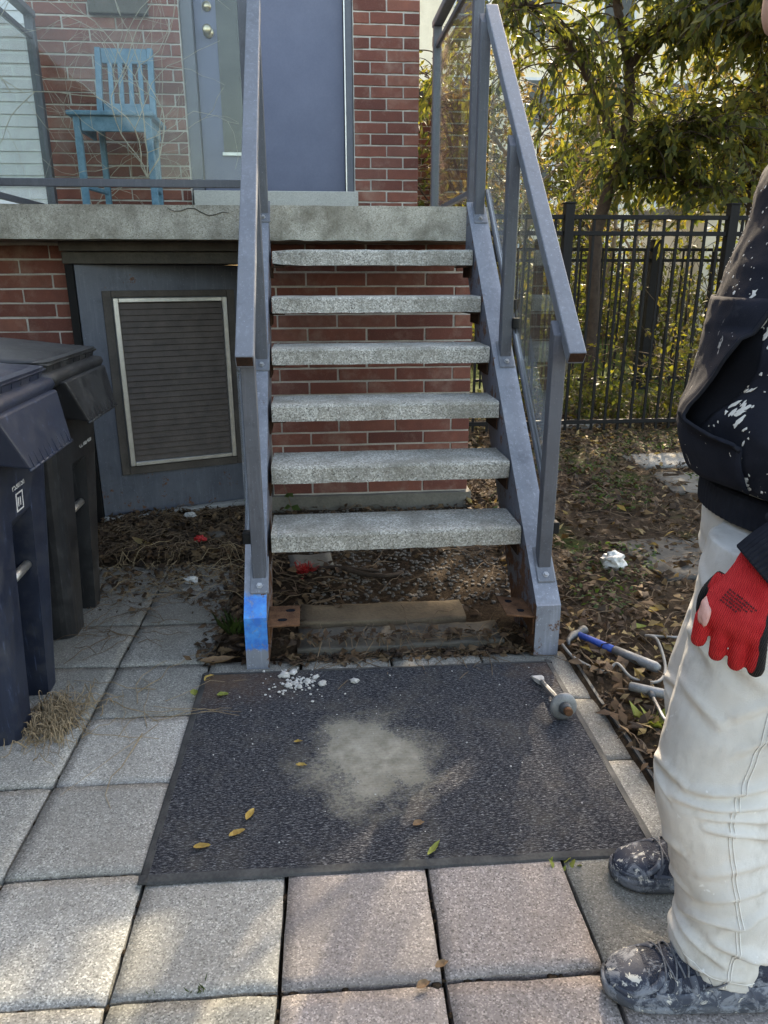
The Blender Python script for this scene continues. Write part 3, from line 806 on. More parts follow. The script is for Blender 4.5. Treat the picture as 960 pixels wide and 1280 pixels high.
# ------------------------------------------------------------------ added wall outside the view, keeps sky light off the bin corner
gw = thing('shade_wall', 'unseen grey wall added beyond the bins to shade them', 'wall', (-1.9, -1.0, 0))
boxo('wall_core', (-2.2, -1.75, -5.5, 1.1, 0, 2.7), 'stone_slab', gw); boxo('coping', (-2.24, -1.71, -5.54, 1.14, 2.702, 2.78), 'slab_concrete', gw, .006)

# ------------------------------------------------------------------ blue chair on the porch
ch = thing('wooden_chair', 'weathered light blue wooden chair with slatted back on the porch', 'chair', (-.86, 2.2, 1.54))
def bar(parent, name, a, b_, w, d, mat, bev=.003):
    a, b_ = Vector(a), Vector(b_); ax = (b_ - a).normalized(); L = (b_ - a).length
    ref = Vector((1, 0, 0)) if abs(ax.x) < .7 else Vector((0, 1, 0))
    u = (ref - ax * ref.dot(ax)).normalized(); v = ax.cross(u)
    M = Matrix((u, v, ax)).transposed().to_4x4(); M.translation = a
    bm = tri_bm(); add_box(bm, -w / 2, w / 2, -d / 2, d / 2, 0, L, M)
    return obj(name, bm, mat, parent, False, bev)
CB = 'chair_blue'
for x in (-1.03, -.665): bar(ch, 'leg', (x, 2.02, 1.542), (x, 2.02, 2.035), .034, .034, CB)
for x, xt in ((-.995, -.985), (-.70, -.700)):
    lg = bar(ch, 'leg', (x, 2.36, 1.542), (x, 2.37, 2.06), .030, .036, CB)
    bar(ch, 'back_post', (x, 2.371, 2.061), (xt, 2.435, 2.455), .032, .030, CB)
bm = tri_bm(); add_box(bm, -1.075, -.635, 1.985, 2.38, 2.037, 2.060); obj('seat', bm, CB, ch, False, .006, 2)
boxo('seat_apron', (-1.008, -.687, 2.005, 2.027, 1.965, 2.036), CB, ch, .002)
for x in (-1.035, -.680): boxo('seat_apron', (x, x + .018, 2.045, 2.335, 1.97, 2.036), CB, ch, .002)
bar(ch, 'back_rail', (-.968, 2.432, 2.415), (-.717, 2.432, 2.415), .022, .075, CB)
bar(ch, 'back_rail', (-.972, 2.385, 2.145), (-.716, 2.385, 2.145), .022, .045, CB)
for k in range(4):
    x = -.925 + k * .055; bar(ch, 'slat', (x, 2.389, 2.166), (x, 2.426, 2.378), .026, .014, CB, .002)
bar(ch, 'stretcher', (-1.028, 2.045, 1.70), (-.998, 2.335, 1.70), .028, .022, CB)
bar(ch, 'stretcher', (-.667, 2.045, 1.70), (-.698, 2.335, 1.70), .028, .022, CB)

# ------------------------------------------------------------------ wheeled bins (front faces +X)
def make_bin(name, label, loc, rotz, mat, lines):
    root = thing(name, label, 'bin', loc); root.rotation_euler = (0, 0, rotz)
    def part(nm, bm, mt=mat, parent=None, smooth=False, bev=0, seg=1):
        return link(nm, mesh_of(nm, bm, mt, smooth, bev, seg), parent or root)
    # body: lofted outline with a notch in the front for the lifting bar
    def ring(z):
        k = z / .95
        hw = .185 + (.272 - .185) * k; xf = -.055 + .055 * k; xb = -.50 - .12 * k
        r = .045
        nd = 0.0 if z > .62 else min(1.0, (.62 - z) / .13) * .115       # notch depth
        nw = .075
        pts = []
        def arc(cx, cy, a0, a1, n=5):
            for i in range(n):
                a = a0 + (a1 - a0) * i / (n - 1); pts.append((cx + r * math.cos(a), cy + r * math.sin(a), z))
        pts.append((xf, -nw * 1.02 - .002, z)); pts.append((xf - nd, -nw, z)); pts.append((xf - nd, nw, z)); pts.append((xf, nw * 1.02 + .002, z))
        arc(xf - r, hw - r, 0, math.pi / 2); arc(xb + r, hw - r, math.pi / 2, math.pi); arc(xb + r, -hw + r, math.pi, 1.5 * math.pi); arc(xf - r, -hw + r, 1.5 * math.pi, 2 * math.pi)
        return pts
    bm = tri_bm(); add_loft(bm, [ring(z) for z in (.0, .03, .15, .3, .44, .49, .53, .57, .62, .63, .75, .85, .93)])
    body = part('body', bm, mat, None, False, .0)
    # rolled rim
    def rr(z, o):
        return [(x + (o if x > -.3 else -o), y + math.copysign(o, y), zz) for (x, y, zz) in ring(z)]
    bm = tri_bm(); add_loft(bm, [rr(.905, .004), rr(.912, .024), rr(.935, .034), rr(.952, .028), rr(.960, .0)]); part('rim', bm, mat, None, True)
    # lifting saddle: trapezoid shield on the front, ribbed along its lower edge
    bm = tri_bm()
    T, B = .235, .175
    front = [(.046, -T, .925), (.046, T, .925), (.088, B, .785), (.088, -B, .785)]
    back = [(.010, -T, .925), (.010, T, .925), (-.004, B + .01, .80), (-.004, -B - .01, .80)]
    fv = [bm.verts.new(p) for p in front]; bv = [bm.verts.new(p) for p in back]
    bm.faces.new(fv); bm.faces.new(bv[::-1])
    for i in range(4):
        bm.faces.new((fv[i], bv[i], bv[(i + 1) % 4], fv[(i + 1) % 4]))
    sd_ = part('lifting_saddle', bm, mat, None, False, .006, 2)
    for i in range(9):
        y = -.15 + i * .0375; bm = tri_bm()
        add_prism(bm, [(.078, .82), (.0915, .783), (.084, .783), (.071, .82)], y - .004, y + .004, 'y')
        o = link('rib', mesh_of('rib', bm, mat), sd_)
    bm = tri_bm(); add_tube(bm, [(.086, -B - .004, .7835), (.086, B + .004, .7835)], .0045, 6); link('lip', mesh_of('lip', bm, mat, True), sd_)
    # lid: shallow dome with overhang and a downturned, ribbed front flange
    bm = tri_bm(); nu, nv = 15, 13; g = []
    for i in range(nu):
        row = []
        for j in range(nv):
            u = i / (nu - 1); v = j / (nv - 1) * 2 - 1
            x = -.66 + .672 * u; y = v * .302 * (1 - .10 * max(0, u - .8) / .2)
            z = .992 + .046 * (1 - abs(v) ** 3.2) * math.sin(math.pi * min(1, .12 + u * .9)) + .012 * (1 - u)
            if u > .93: z -= .010
            row.append(bm.verts.new((x, y, z)))
        g.append(row)
    for i in range(nu - 1):
        for j in range(nv - 1): bm.faces.new((g[i][j], g[i + 1][j], g[i + 1][j + 1], g[i][j + 1]))
    lid = part('lid', bm, mat, None, True)
    md = lid.modifiers.new('solid', 'SOLIDIFY'); md.thickness = .007; md.offset = -1
    bm = tri_bm(); add_loft(bm, [rr(.957, -.006), rr(.957, .004), rr(.990, .010), rr(.992, -.002)], True); link('lid_skirt', mesh_of('lid_skirt', bm, mat, False), lid)
    for i in range(7):
        y = -.21 + .07 * i; bm = tri_bm(); add_prism(bm, [(-.004, .962), (.008, .962), (.012, .990), (-.004, .990)], y - .003, y + .003, 'y'); link('lid_rib', mesh_of('lid_rib', bm, mat), lid)
    # steel lifting bar across the notch
    bm = tri_bm(); add_tube(bm, [(-.055, -.0735, .44), (-.055, .0735, .44)], .0135, 14); part('lifting_bar', bm, 'steel', None, True)
    # wheels and axle at the back
    bm = tri_bm(); add_tube(bm, [(-.50, -.255, .11), (-.50, .255, .11)], .011, 10); part('axle', bm, 'steel', None, True)
    for s in (-1, 1):
        bm = tri_bm(); add_tube(bm, [(-.50, s * .205, .115), (-.50, s * .213, .115), (-.50, s * .243, .115), (-.50, s * .25, .115)], [.105, .115, .115, .105], 24); part('wheel', bm, 'fence_black', None, False)
    # white stencilled code on the front
    for (txt, size, y, z, box) in lines:
        k = z / .95; xf = -.055 + .055 * k
        me = text_mesh(txt, size, 'white_print'); o = link('lettering', me, body, (xf + .0012, y, z)); o.rotation_euler = (math.pi / 2 - .06, 0, math.pi / 2)
        if box:
            bm = tri_bm(); s = box
            for (a, b_, c, d) in ((-s, s, -.004, 0), (-s, s, -2 * s, -2 * s + .004), (-s, -s + .007, -2 * s + .0045, -.0045), (s - .005, s, -2 * s + .0045, -.0045), (-s * .5, -s * .25, -1.5 * s, -.5 * s), (s * .1, s * .3, -1.5 * s, -.6 * s)):
                add_box(bm, -.0003, .0003, a, b_, c, d)
            q = link('stencil_frame', mesh_of('stencil_frame', bm, 'white_print'), body, (xf - .0002, y, z - .012)); q.rotation_euler = (0, -.06 + .12, 0)
    return root
make_bin('wheeled_bin', 'dark blue wheeled bin with lid, nearest the paving joint with straw heap', (-.632, -.385, -.001), .02, 'bin_blue', [('P530750', .026, -.005, .695, .026)])
make_bin('wheeled_bin', 'black wheeled bin beside the grille panel and brick wall', (-.662, .245, -.001), .0, 'bin_black', [('CC 1065 4020', .024, .090, .655, 0)])

# ------------------------------------------------------------------ iron fences
def fence(name, label, x0, x1, y, ztop, posts, pitch, rails, pw, group=None, gate=None, zb=.03):
    root = thing(name, label, 'fence', ((x0 + x1) / 2, y, 0), group)
    bm = tri_bm(); add_box(bm, -.009, .009, -.009, .009, 0, 1); pk = mesh_of('picket', bm, 'fence_black')
    for px in posts:
        bm = tri_bm(); add_box(bm, px - pw, px + pw, y - pw, y + pw, -.06, ztop + .09); add_box(bm, px - pw - .006, px + pw + .006, y - pw - .006, y + pw + .006, ztop + .0905, ztop + .103)
        obj('post', bm, 'fence_black', root, False, .002)
    spans = list(zip([x0] + list(posts), list(posts) + [x1]))
    for a, b_ in spans:
        a2, b2 = a + pw + .001, b_ - pw - .001
        if b2 - a2 < .1: continue
        for z in rails: boxo('rail', (a2, b2, y - .016, y + .016, z - .016, z + .016), 'fence_black', root, .002)
        n = max(1, int((b2 - a2) / pitch)); st = (b2 - a2) / n
        for k in range(n):
            x = a2 + st * (k + .5)
            o = link('picket', pk, root, (x - root.location.x, .0005, zb)); o.scale = (1, 1, rails[0] - .017 - zb)
    return root
fence('iron_fence', 'black iron picket fence with posts standing at the leafy garden edge', 1.05, 5.6, 3.35, 1.655, [1.10, 2.10, 3.385, 4.75], .103, [1.655, 1.54, .10], .036)
fence('iron_fence', 'lower black iron picket fence farther back, before the lawn', 1.9, 7.5, 5.7, 1.50, [2.6, 3.88, 5.2, 6.5], .11, [1.50, 1.39, .12], .045)

# ------------------------------------------------------------------ trees and shrubs
def leaves_obj(name, P, D, N, L, W, mat, parent=None, fold=.25, curl=.2):
    v, f = leaf_np(np.array(P, float), np.array(D, float), np.array(N, float), np.array(L, float), np.array(W, float), fold, curl)
    if parent is not None: v = v - np.array(parent_off(parent))
    return link(name, mesh_np(name, v, f, mat, False), parent)
def spline(pts, n):
    pts = [np.array(p, float) for p in pts]; out = []
    for i in range(len(pts) - 1):
        p0 = pts[max(0, i - 1)]; p1 = pts[i]; p2 = pts[i + 1]; p3 = pts[min(len(pts) - 1, i + 2)]
        for k in range(n):
            t = k / n; out.append(.5 * ((2 * p1) + (-p0 + p2) * t + (2 * p0 - 5 * p1 + 4 * p2 - p3) * t * t + (-p0 + 3 * p1 - 3 * p2 + p3) * t ** 3))
    out.append(pts[-1]); return out
def tree(name, label, base, limbs, rads, twig_spec, leafmat, leaf_len, group=None, bark='bark', seed=1, droop=.6, leaf_step=.05):
    """limbs: list of point lists (first is the trunk). twigs hang from limbs; leaves alternate along the twigs."""
    R = np.random.default_rng(seed)
    root = thing(name, label, 'tree', base, group)
    bm = tri_bm()
    LP, LD, LN, LL, LW = [], [], [], [], []
    tb = tri_bm()
    for li, (pts, (r0, r1)) in enumerate(zip(limbs, rads)):
        sp = spline(pts, 6); n = len(sp)
        sp = [p + (R.normal(0, .006, 3) if 0 < i < n - 1 else 0) for i, p in enumerate(sp)]
        rr = [r0 + (r1 - r0) * (i / (n - 1)) ** .8 for i in range(n)]
        add_tube(bm if li == 0 else tb, sp, rr, 9 if li == 0 else 6)
        tw, tl, start = twig_spec[li]
        for k in range(tw):
            t = start + (1 - start) * R.random(); p = sp[min(n - 1, int(t * (n - 1)))].copy() + R.normal(0, .02, 3)
            d = R.normal(0, 1, 3); d[2] = abs(d[2]) * .6 + .1; d /= np.linalg.norm(d)
            L = tl * (.5 + R.random()); ns = max(4, int(L / .06)); q = p; path = [q]
            for s in range(ns):
                d = d + np.array([0, 0, -droop * .16]) + R.normal(0, .10, 3); d /= np.linalg.norm(d)
                q = q + d * (L / ns); path.append(q)
                if s > 0:
                    nl = 1 + (R.random() < .8)
                    for _ in range(nl):
                        LP.append(q + R.normal(0, .01, 3)); dd = d * .5 + R.normal(0, .5, 3) + np.array([0, 0, -droop * .7]); LD.append(dd)
                        LN.append(R.normal(0, 1, 3) + np.array([0, 0, .6])); l = leaf_len * (.6 + .7 * R.random()); LL.append(l); LW.append(l * (.30 + .14 * R.random()))
            add_tube(tb, path, [.0075 * (1 - .75 * i / len(path)) * (1 + r0 * 3) for i in range(len(path))], 3, False)
    obj('trunk', bm, bark, root, True)
    obj('branches', tb, bark, root, True)
    cr = leaves_obj('crown', LP, LD, LN, LL, LW, leafmat, root)
    return root, len(LP)

B0 = (3.0, 4.9, 0)
T1 = [[(3.0, 4.9, -.05), (2.95, 4.9, .6), (2.91, 4.9, 1.5), (2.98, 4.9, 1.93), (3.08, 4.9, 2.24), (3.12, 4.92, 2.75), (3.11, 4.95, 3.0), (3.03, 4.95, 3.3), (2.95, 5.0, 3.6), (2.98, 5.1, 4.3), (3.1, 5.2, 5.2)],
      [(2.97, 4.9, 2.45), (2.88, 4.88, 2.66), (2.63, 4.8, 2.98), (2.43, 4.72, 3.18), (2.2, 4.6, 3.34), (2.02, 4.5, 3.37), (1.82, 4.4, 3.28), (1.66, 4.3, 3.10)],
      [(3.11, 4.94, 3.05), (3.28, 4.85, 3.26), (3.52, 4.7, 3.36), (3.70, 4.5, 3.34), (3.9, 4.3, 3.2)],
      [(3.08, 4.9, 2.25), (3.19, 4.8, 2.36), (3.37, 4.7, 2.43), (3.56, 4.5, 2.44), (3.8, 4.3, 2.36)],
      [(3.0, 5.0, 3.5), (2.7, 4.7, 3.9), (2.3, 4.4, 4.15), (1.9, 4.2, 4.15)],
      [(3.0, 5.0, 3.6), (3.4, 4.6, 4.0), (3.8, 4.3, 4.1), (4.2, 4.1, 3.9)],
      [(2.99, 5.0, 3.8), (3.1, 5.5, 4.3), (3.2, 6.0, 4.5)],
      [(3.03, 4.95, 3.2), (3.6, 4.2, 3.4), (3.75, 3.75, 3.25), (3.8, 3.5, 3.0)],
      [(3.05, 4.9, 2.2), (3.35, 4.9, 2.15), (3.7, 4.7, 2.05), (4.0, 4.5, 1.9)],
      [(3.02, 5.1, 4.4), (2.6, 5.1, 4.9), (2.2, 5.0, 5.1)], [(3.05, 5.1, 4.6), (3.6, 5.2, 5.1), (4.0, 5.0, 5.2)]]
R1 = [(.078, .028), (.046, .018), (.036, .014), (.036, .012), (.030, .01), (.03, .01), (.025, .01), (.026, .009), (.022, .008), (.02, .008), (.02, .008)]
S1 = [(36, .5, .36), (60, .95, .2), (95, .55, .2), (120, .5, .2), (24, .6, .1), (90, .6, .1), (4, .6, .2), (190, .55, .35), (110, .45, .2), (3, .5, .2), (6, .5, .2)]
_, nl1 = tree('drooping_tree', 'dark trunked tree with arching limbs and drooping green leaves behind the fence', B0, T1, R1, S1, 'leaf_green', .115, None, 'bark', 3, .8)
# second tree farther right, yellowing
T2 = [[(4.75, 5.3, -.05), (4.7, 5.3, 1.2), (4.62, 5.25, 2.2), (4.6, 5.2, 3.2), (4.65, 5.2, 4.4)],
      [(4.65, 5.25, 2.0), (4.3, 5.0, 2.5), (4.0, 4.75, 2.7)], [(4.6, 5.2, 2.6), (4.9, 4.9, 3.0), (5.2, 4.6, 3.1)],
      [(4.6, 5.2, 3.0), (4.2, 5.0, 3.5), (3.8, 4.8, 3.7)], [(4.62, 5.2, 3.4), (4.9, 5.4, 4.1), (5.1, 5.5, 4.4)]]
tree('yellowing_tree', 'tree with yellow green leaves behind the gate post', (4.75, 5.3, 0), T2, [(.06, .015), (.03, .01), (.03, .01), (.03, .01), (.03, .01)], [(70, .6, .3), (120, .55, .1), (100, .6, .1), (100, .6, .1), (60, .6, .1)], 'leaf_yellow', .10, None, 'bark', 5, .8)
# slender pale trunks and thin leafy stems seen behind the stair glass
def stem_tree(name, label, x, y, h, r, tw, mat, seed, bark='pale_bark', group=None, ll=.09):
    R = np.random.default_rng(seed); p = [(x, y, -.05)]
    for k in range(1, 6): p.append((x + R.normal(0, .12) * k * .4, y + R.normal(0, .1), h * k / 5))
    lim = [p]; rad = [(r, r * .3)]; sp = [(tw, .6, .3)]
    for k in range(3):
        z = h * (.4 + .18 * k); a = R.random() * 6.28; L = h * .28
        lim.append([(x + .02, y, z), (x + math.cos(a) * L * .5, y + math.sin(a) * L * .5, z + L * .5), (x + math.cos(a) * L, y + math.sin(a) * L, z + L * .8)]); rad.append((r * .4, .006)); sp.append((tw // 2, .5, .2))
    return tree(name, label, (x, y, 0), lim, rad, sp, mat, ll, group, bark, seed, .7)
GS = 'slender saplings behind the stair'
sap = 'slender sapling with sparse autumn leaves beyond the fence, seen past the stair rail'
for i, (x, y, h) in enumerate(((1.75, 6.2, 3.6), (2.05, 6.9, 3.8), (2.45, 6.4, 3.2), (2.85, 7.4, 3.5), (3.4, 7.0, 3.4), (1.55, 7.6, 4.0), (2.2, 8.4, 4.2), (4.1, 7.8, 3.6), (4.9, 8.6, 3.8))):
    where = 'beside the neighbouring brick wall' if x < 1.9 else ('between the brick neighbour wall and drooping tree' if x < 2.7 else ('behind the drooping tree trunk' if x < 3.9 else 'near the beige shed'))
    sap = 'slender %s sapling with %s leaves %s' % ('pale barked' if i % 3 else 'dark barked', 'autumn brown' if i % 2 else 'green', where)
    stem_tree('sapling', sap, x, y, h, .035 + .01 * (i % 3), 34, 'leaf_autumn' if i % 2 else 'leaf_green', 20 + i, 'pale_bark' if i % 3 else 'bark', GS)
# row of taller trees closing the view
GB = 'trees closing the back of the garden'
for i, (x, y, h) in enumerate(((1.0, 15, 5.2), (3.6, 16.5, 5.4), (6.5, 15, 5), (9.5, 14, 5), (12.5, 15, 6), (5.0, 19, 5.5))):
    stem_tree('garden_tree', 'far garden tree with %s foliage before the apartment block' % ('brown' if i % 2 else 'yellow green'), x, y, h, .11, 110, 'leaf_autumn' if i % 2 else 'leaf_yellow', 60 + i, 'bark', GB, .22)
def shrub(name, label, c, rx, ry, h, n, mat, ll, seed, group=None):
    R = np.random.default_rng(seed); root = thing(name, label, 'shrub', (c[0], c[1], 0), group)
    bm = tri_bm(); LP, LD, LN, LL, LW = [], [], [], [], []
    for k in range(n):
        a = R.random() * 6.28; rr = math.sqrt(R.random()); q = np.array([c[0] + math.cos(a) * rr * rx * .5, c[1] + math.sin(a) * rr * ry * .5, .0])
        d = np.array([math.cos(a) * rr * .6, math.sin(a) * rr * .6, 1.0]); d /= np.linalg.norm(d); path = [q]; H = h * (.55 + .5 * R.random()); ns = 9
        for s in range(ns):
            d = d + R.normal(0, .13, 3) + np.array([0, 0, -.03 * s]); d /= np.linalg.norm(d); q = q + d * H / ns; path.append(q)
            if s > 1:
                for _ in range(3):
                    LP.append(q + R.normal(0, .03, 3)); LD.append(R.normal(0, 1, 3)); LN.append(R.normal(0, 1, 3) + np.array([0, 0, .8])); l = ll * (.6 + .7 * R.random()); LL.append(l); LW.append(l * .5)
        add_tube(bm, path, [.007 * (1 - .7 * i / len(path)) for i in range(len(path))], 3, False)
    obj('stems', bm, 'twig', root, True); leaves_obj('foliage', LP, LD, LN, LL, LW, mat, root)
shrub('leafy_shrub', 'yellow leaved shrub growing up against the fence beside the gate post', (3.75, 4.0), .5, .4, 1.5, 34, 'leaf_yellow', .070, 81)
shrub('leafy_shrub', 'low green bush at the foot of the fence below the tree trunk', (2.95, 3.75), .9, .3, .38, 45, 'leaf_green', .06, 82)
shrub('leafy_shrub', 'dark green bush between the two fences', (2.4, 4.2), .8, .4, .6, 50, 'leaf_green', .065, 83)
for i, (x, y, h) in enumerate(((2.5, 7.9, 2.0), (3.3, 8.3, 2.3), (4.2, 8.0, 2.2), (5.1, 7.6, 2.5), (3.8, 9.3, 2.6), (6.2, 7.2, 2.4), (2.9, 9.6, 2.5), (5.3, 9.4, 2.8))):
    shrub('tall_bush', 'tall loose bush with %s leaves between far fence and lawn' % ('yellow green' if i % 3 == 0 else 'dull green'), (x, y), 1.0, .8, h, 30, 'leaf_yellow' if i % 3 == 0 else 'leaf_green', .10, 140 + i, 'tall bushes behind the far fence')
shrub('leafy_shrub', 'tall leafy bush behind the far fence post', (4.6, 6.6), .9, .6, 1.9, 70, 'leaf_green', .085, 84)

for i in range(9):
    shrub('hedge_bush', 'dark green hedge bush in the row beyond the lawn', (1.3 + 1.35 * i, 12.0 + .25 * (i % 3)), 1.7, 1.0, 1.9, 70, 'leaf_green', .17, 120 + i, 'hedge bushes beyond the lawn')
# ------------------------------------------------------------------ far buildings
nb = thing('garden_shed', 'beige garden building with flat cap behind the fence post', 'shed', (6.0, 8.0, 0))
boxo('wall', (5.6, 8.6, 8.0, 10.0, 0, 2.05), 'beige_wall', nb); boxo('roof', (5.5, 8.7, 7.9, 10.1, 2.06, 2.22), 'stone_slab', nb, .01)
ap = thing('apartment_building', 'pale beige apartment block closing the view behind the garden trees', 'building', (8, 23, 0))
boxo('wall', (1.2, 18.5, 23, 32, 0, 9.6), 'beige_wall', ap); boxo('parapet', (1.1, 18.6, 22.9, 32.1, 9.61, 9.9), 'roof_grey', ap)
for r_ in range(4):
    for c__ in range(7):
        x_ = 2.4 + 2.3 * c__; z_ = .9 + 2.4 * r_
        wn = boxo('window', (x_, x_ + 1.1, 22.93, 22.995, z_, z_ + 1.4), 'pale_siding', ap); boxo('pane', (x_ + .08, x_ + 1.02, 22.915, 22.928, z_ + .08, z_ + 1.32), 'door_dark', wn)
hb = thing('neighbour_house', 'dark brick neighbouring wall glimpsed between the porch pillar and post', 'house', (1.2, 7.0, 0))
bm = tri_bm(); add_box(bm, .95, 1.62, 7.0, 9.0, 0, 3.18); w_ = obj('wall', bm, 'mortar', hb)
brick_field(w_, .95, 1.62, 6.994, 1.6, 3.15, .22, .0677)
boxo('coping', (.93, 1.64, 6.96, 9.02, 3.182, 3.27), 'dark_block', hb, .004)
nh = thing('siding_house', 'pale house with horizontal siding boards beyond the end of the porch', 'house', (-4.6, 6.0, 0))
bm = tri_bm(); add_box(bm, -9.0, -2.6, 9.0, 14, 0, 6.0); wl = obj('wall', bm, 'pale_siding', nh)
bm = tri_bm(); add_prism(bm, [(8.975, 0), (8.998, 0), (8.998, .145), (8.99, .145)], -9.0, -2.6, 'x'); bd = mesh_of('board', bm, 'pale_siding')
for k in range(40): link('board', bd, wl, (-parent_off(wl)) + Vector((0, 0, k * .15)))

# ------------------------------------------------------------------ dead vines on the porch
def vine(name, label, start, plane_y, n, seed, tilt=0.0, up=.75, step=.05, r=.0035, xlim=(-1.3, -.12), zlim=(1.66, 2.6)):
    R = np.random.default_rng(seed); root = thing(name, label, 'vine', start)
    bm = tri_bm()
    def grow(p, a, L, rad, depth):
        pts = [p]; k = 0
        while k < L:
            a += R.normal(0, .22); q = pts[-1] + np.array([math.cos(a) * step, R.normal(0, .004), math.sin(a) * step])
            q[1] = plane_y + (q[1] - plane_y) * .8
            if not (xlim[0] < q[0] < xlim[1] and zlim[0] - .2 < q[2] < zlim[1]): break
            pts.append(q); k += 1
            if depth < 3 and R.random() < .30: grow(q, a + R.choice((-1, 1)) * R.uniform(.4, 1.1), int(L * R.uniform(.3, .6)), rad * .6, depth + 1)
        if len(pts) > 2: add_tube(bm, pts, [rad * (1 - .6 * i / len(pts)) for i in range(len(pts))], 4, False)
    for i in range(n): grow(np.array(start, float), R.uniform(.25, 2.9) * up + .3, 22, r, 0)
    obj('stems', bm, 'vine', root, True)
vine('dead_vine', 'bare pale vine stems spread across the glass before the door', (-.55, 1.262, 1.66), 1.262, 4, 5)
vine('dead_vine', 'bare pale vine stems climbing the brick wall behind the blue chair', (-1.12, 2.478, 1.62), 2.478, 3, 8, r=.0028, xlim=(-1.36, -.5))
vine('dead_vine', 'thin bare vine tangled at the corner of the glass guards', (-1.24, 1.30, 1.66), 1.30, 3, 14, r=.003)

# ------------------------------------------------------------------ entrance mat
MX, MY, MA, MW, MD = -.2447, -1.1078, -.0214, 1.155, .8735
mat_o = thing('door_mat', 'worn charcoal ribbed entrance mat with grey cement stained centre, before the stair', 'mat', (MX, MY, .004))
mat_o.rotation_euler = (0, 0, MA)
bm = tri_bm(); nu, nv = 58, 44; bw = .016
def mz(u, v): return .0065 + .0022 * noise.noise((u * 4, v * 4, 2)) 
g = [[bm.verts.new((bw + (MW - 2 * bw) * i / nu, bw + (MD - 2 * bw) * j / nv, mz(i / nu * 3, j / nv * 3))) for j in range(nv + 1)] for i in range(nu + 1)]
for i in range(nu):
    for j in range(nv): bm.faces.new((g[i][j], g[i + 1][j], g[i + 1][j + 1], g[i][j + 1]))
c_ = link('carpet', mesh_of('carpet', bm, 'mat_carpet', True), mat_o)
bm = tri_bm()
def strip(p, q, inn):
    n = 40; rings = []
    for k in range(n + 1):
        t = k / n; x = p[0] + (q[0] - p[0]) * t; y = p[1] + (q[1] - p[1]) * t
        w = .0025 * noise.noise((x * 6, y * 6, 1)); 
        rings.append([(x + w * inn[0], y + w * inn[1], .0), (x + w * inn[0] + inn[0] * .004, y + w * inn[1] + inn[1] * .004, .0035), (x + inn[0] * (bw + .004), y + inn[1] * (bw + .004), .0075), (x + inn[0] * (bw + .004), y + inn[1] * (bw + .004), .0)])
    add_loft(bm, rings)
strip((0, 0), (MW, 0), (0, 1)); strip((MW, 0), (MW, MD), (-1, 0)); strip((MW, MD), (0, MD), (0, -1)); strip((0, MD), (0, 0), (1, 0))
link('rubber_edge', mesh_of('rubber_edge', bm, 'mat_rubber'), mat_o)

# ------------------------------------------------------------------ blocks under the stair, stepping stones
def rough_block(name, label, cat, ext, mat, rot=0.0, cuts=5, amp=.008, seed=0, group=None):
    x0, x1, y0, y1, z0, z1 = ext; c = Vector(((x0 + x1) / 2, (y0 + y1) / 2, z0))
    bm = tri_bm(); add_box(bm, x0 - c.x, x1 - c.x, y0 - c.y, y1 - c.y, 0, z1 - z0)
    bmesh.ops.subdivide_edges(bm, edges=list(bm.edges), cuts=cuts, use_grid_fill=True)
    for v in bm.verts: v.co += noise.noise_vector(v.co * 12 + Vector((seed * 4.4, 1, 0))) * amp
    o = link(name, mesh_of(name, bm, mat, True)); o.location = c; o.rotation_euler = (0, 0, rot)
    return tag(o, label, cat, group)
rough_block('kerb_stone', 'long dark weathered concrete block lying between the stair feet', 'block', (.085, .80, -.145, .010, -.03, .026), 'dark_block', .01, 9, .012, 1)
rough_block('kerb_stone', 'sandy brown concrete block lying behind the dark block under the stair', 'block', (.085, .70, .035, .190, -.03, .034), 'sandy_block', -.02, 9, .010, 2)
rough_block('kerb_stone', 'flat grey stone lying at the back under the lowest tread', 'block', (.03, .22, .60, .74, -.02, .035), 'stone_slab', .1, 5, .010, 3)
rough_block('stepping_stone', 'grey stepping stone in the leaf litter beside the worker', 'stone', (2.28, 2.95, 1.50, 1.98, -.02, .026), 'stone_slab', -.12, 6, .006, 4)
rough_block('stepping_stone', 'pale sunlit stepping stone near the fence foot', 'stone', (2.32, 3.0, 2.16, 2.52, -.02, .028), 'paver_grey', .05, 6, .006, 5)
rough_block('stepping_stone', 'dark stepping stone half covered with moss behind the white trousers', 'stone', (1.58, 2.05, .35, .82, -.02, .024), 'dark_block', .15, 6, .007, 6)
rough_block('stepping_stone', 'pale flat stone lying just outside the fence foot', 'stone', (2.1, 2.55, 3.5, 3.8, -.01, .035), 'paver_cream', .05, 6, .007, 7)
# narrow edging strip between the paving and the garden bed
bm = tri_bm(); n = 30; rings = []
for k in range(n + 1):
    y = -.20 - .93 * k / n; x = 1.005 + .006 * noise.noise((y * 5, 0, 0))
    rings.append([(x - .004, y, -.03), (x - .004, y, .010), (x + .004, y, .012), (x + .004, y, -.03)])
add_loft(bm, rings); tag(obj('edging_strip', bm, 'tool_dark', None, False), 'thin dark edging strip between the pavers and the leaf litter', 'edging')

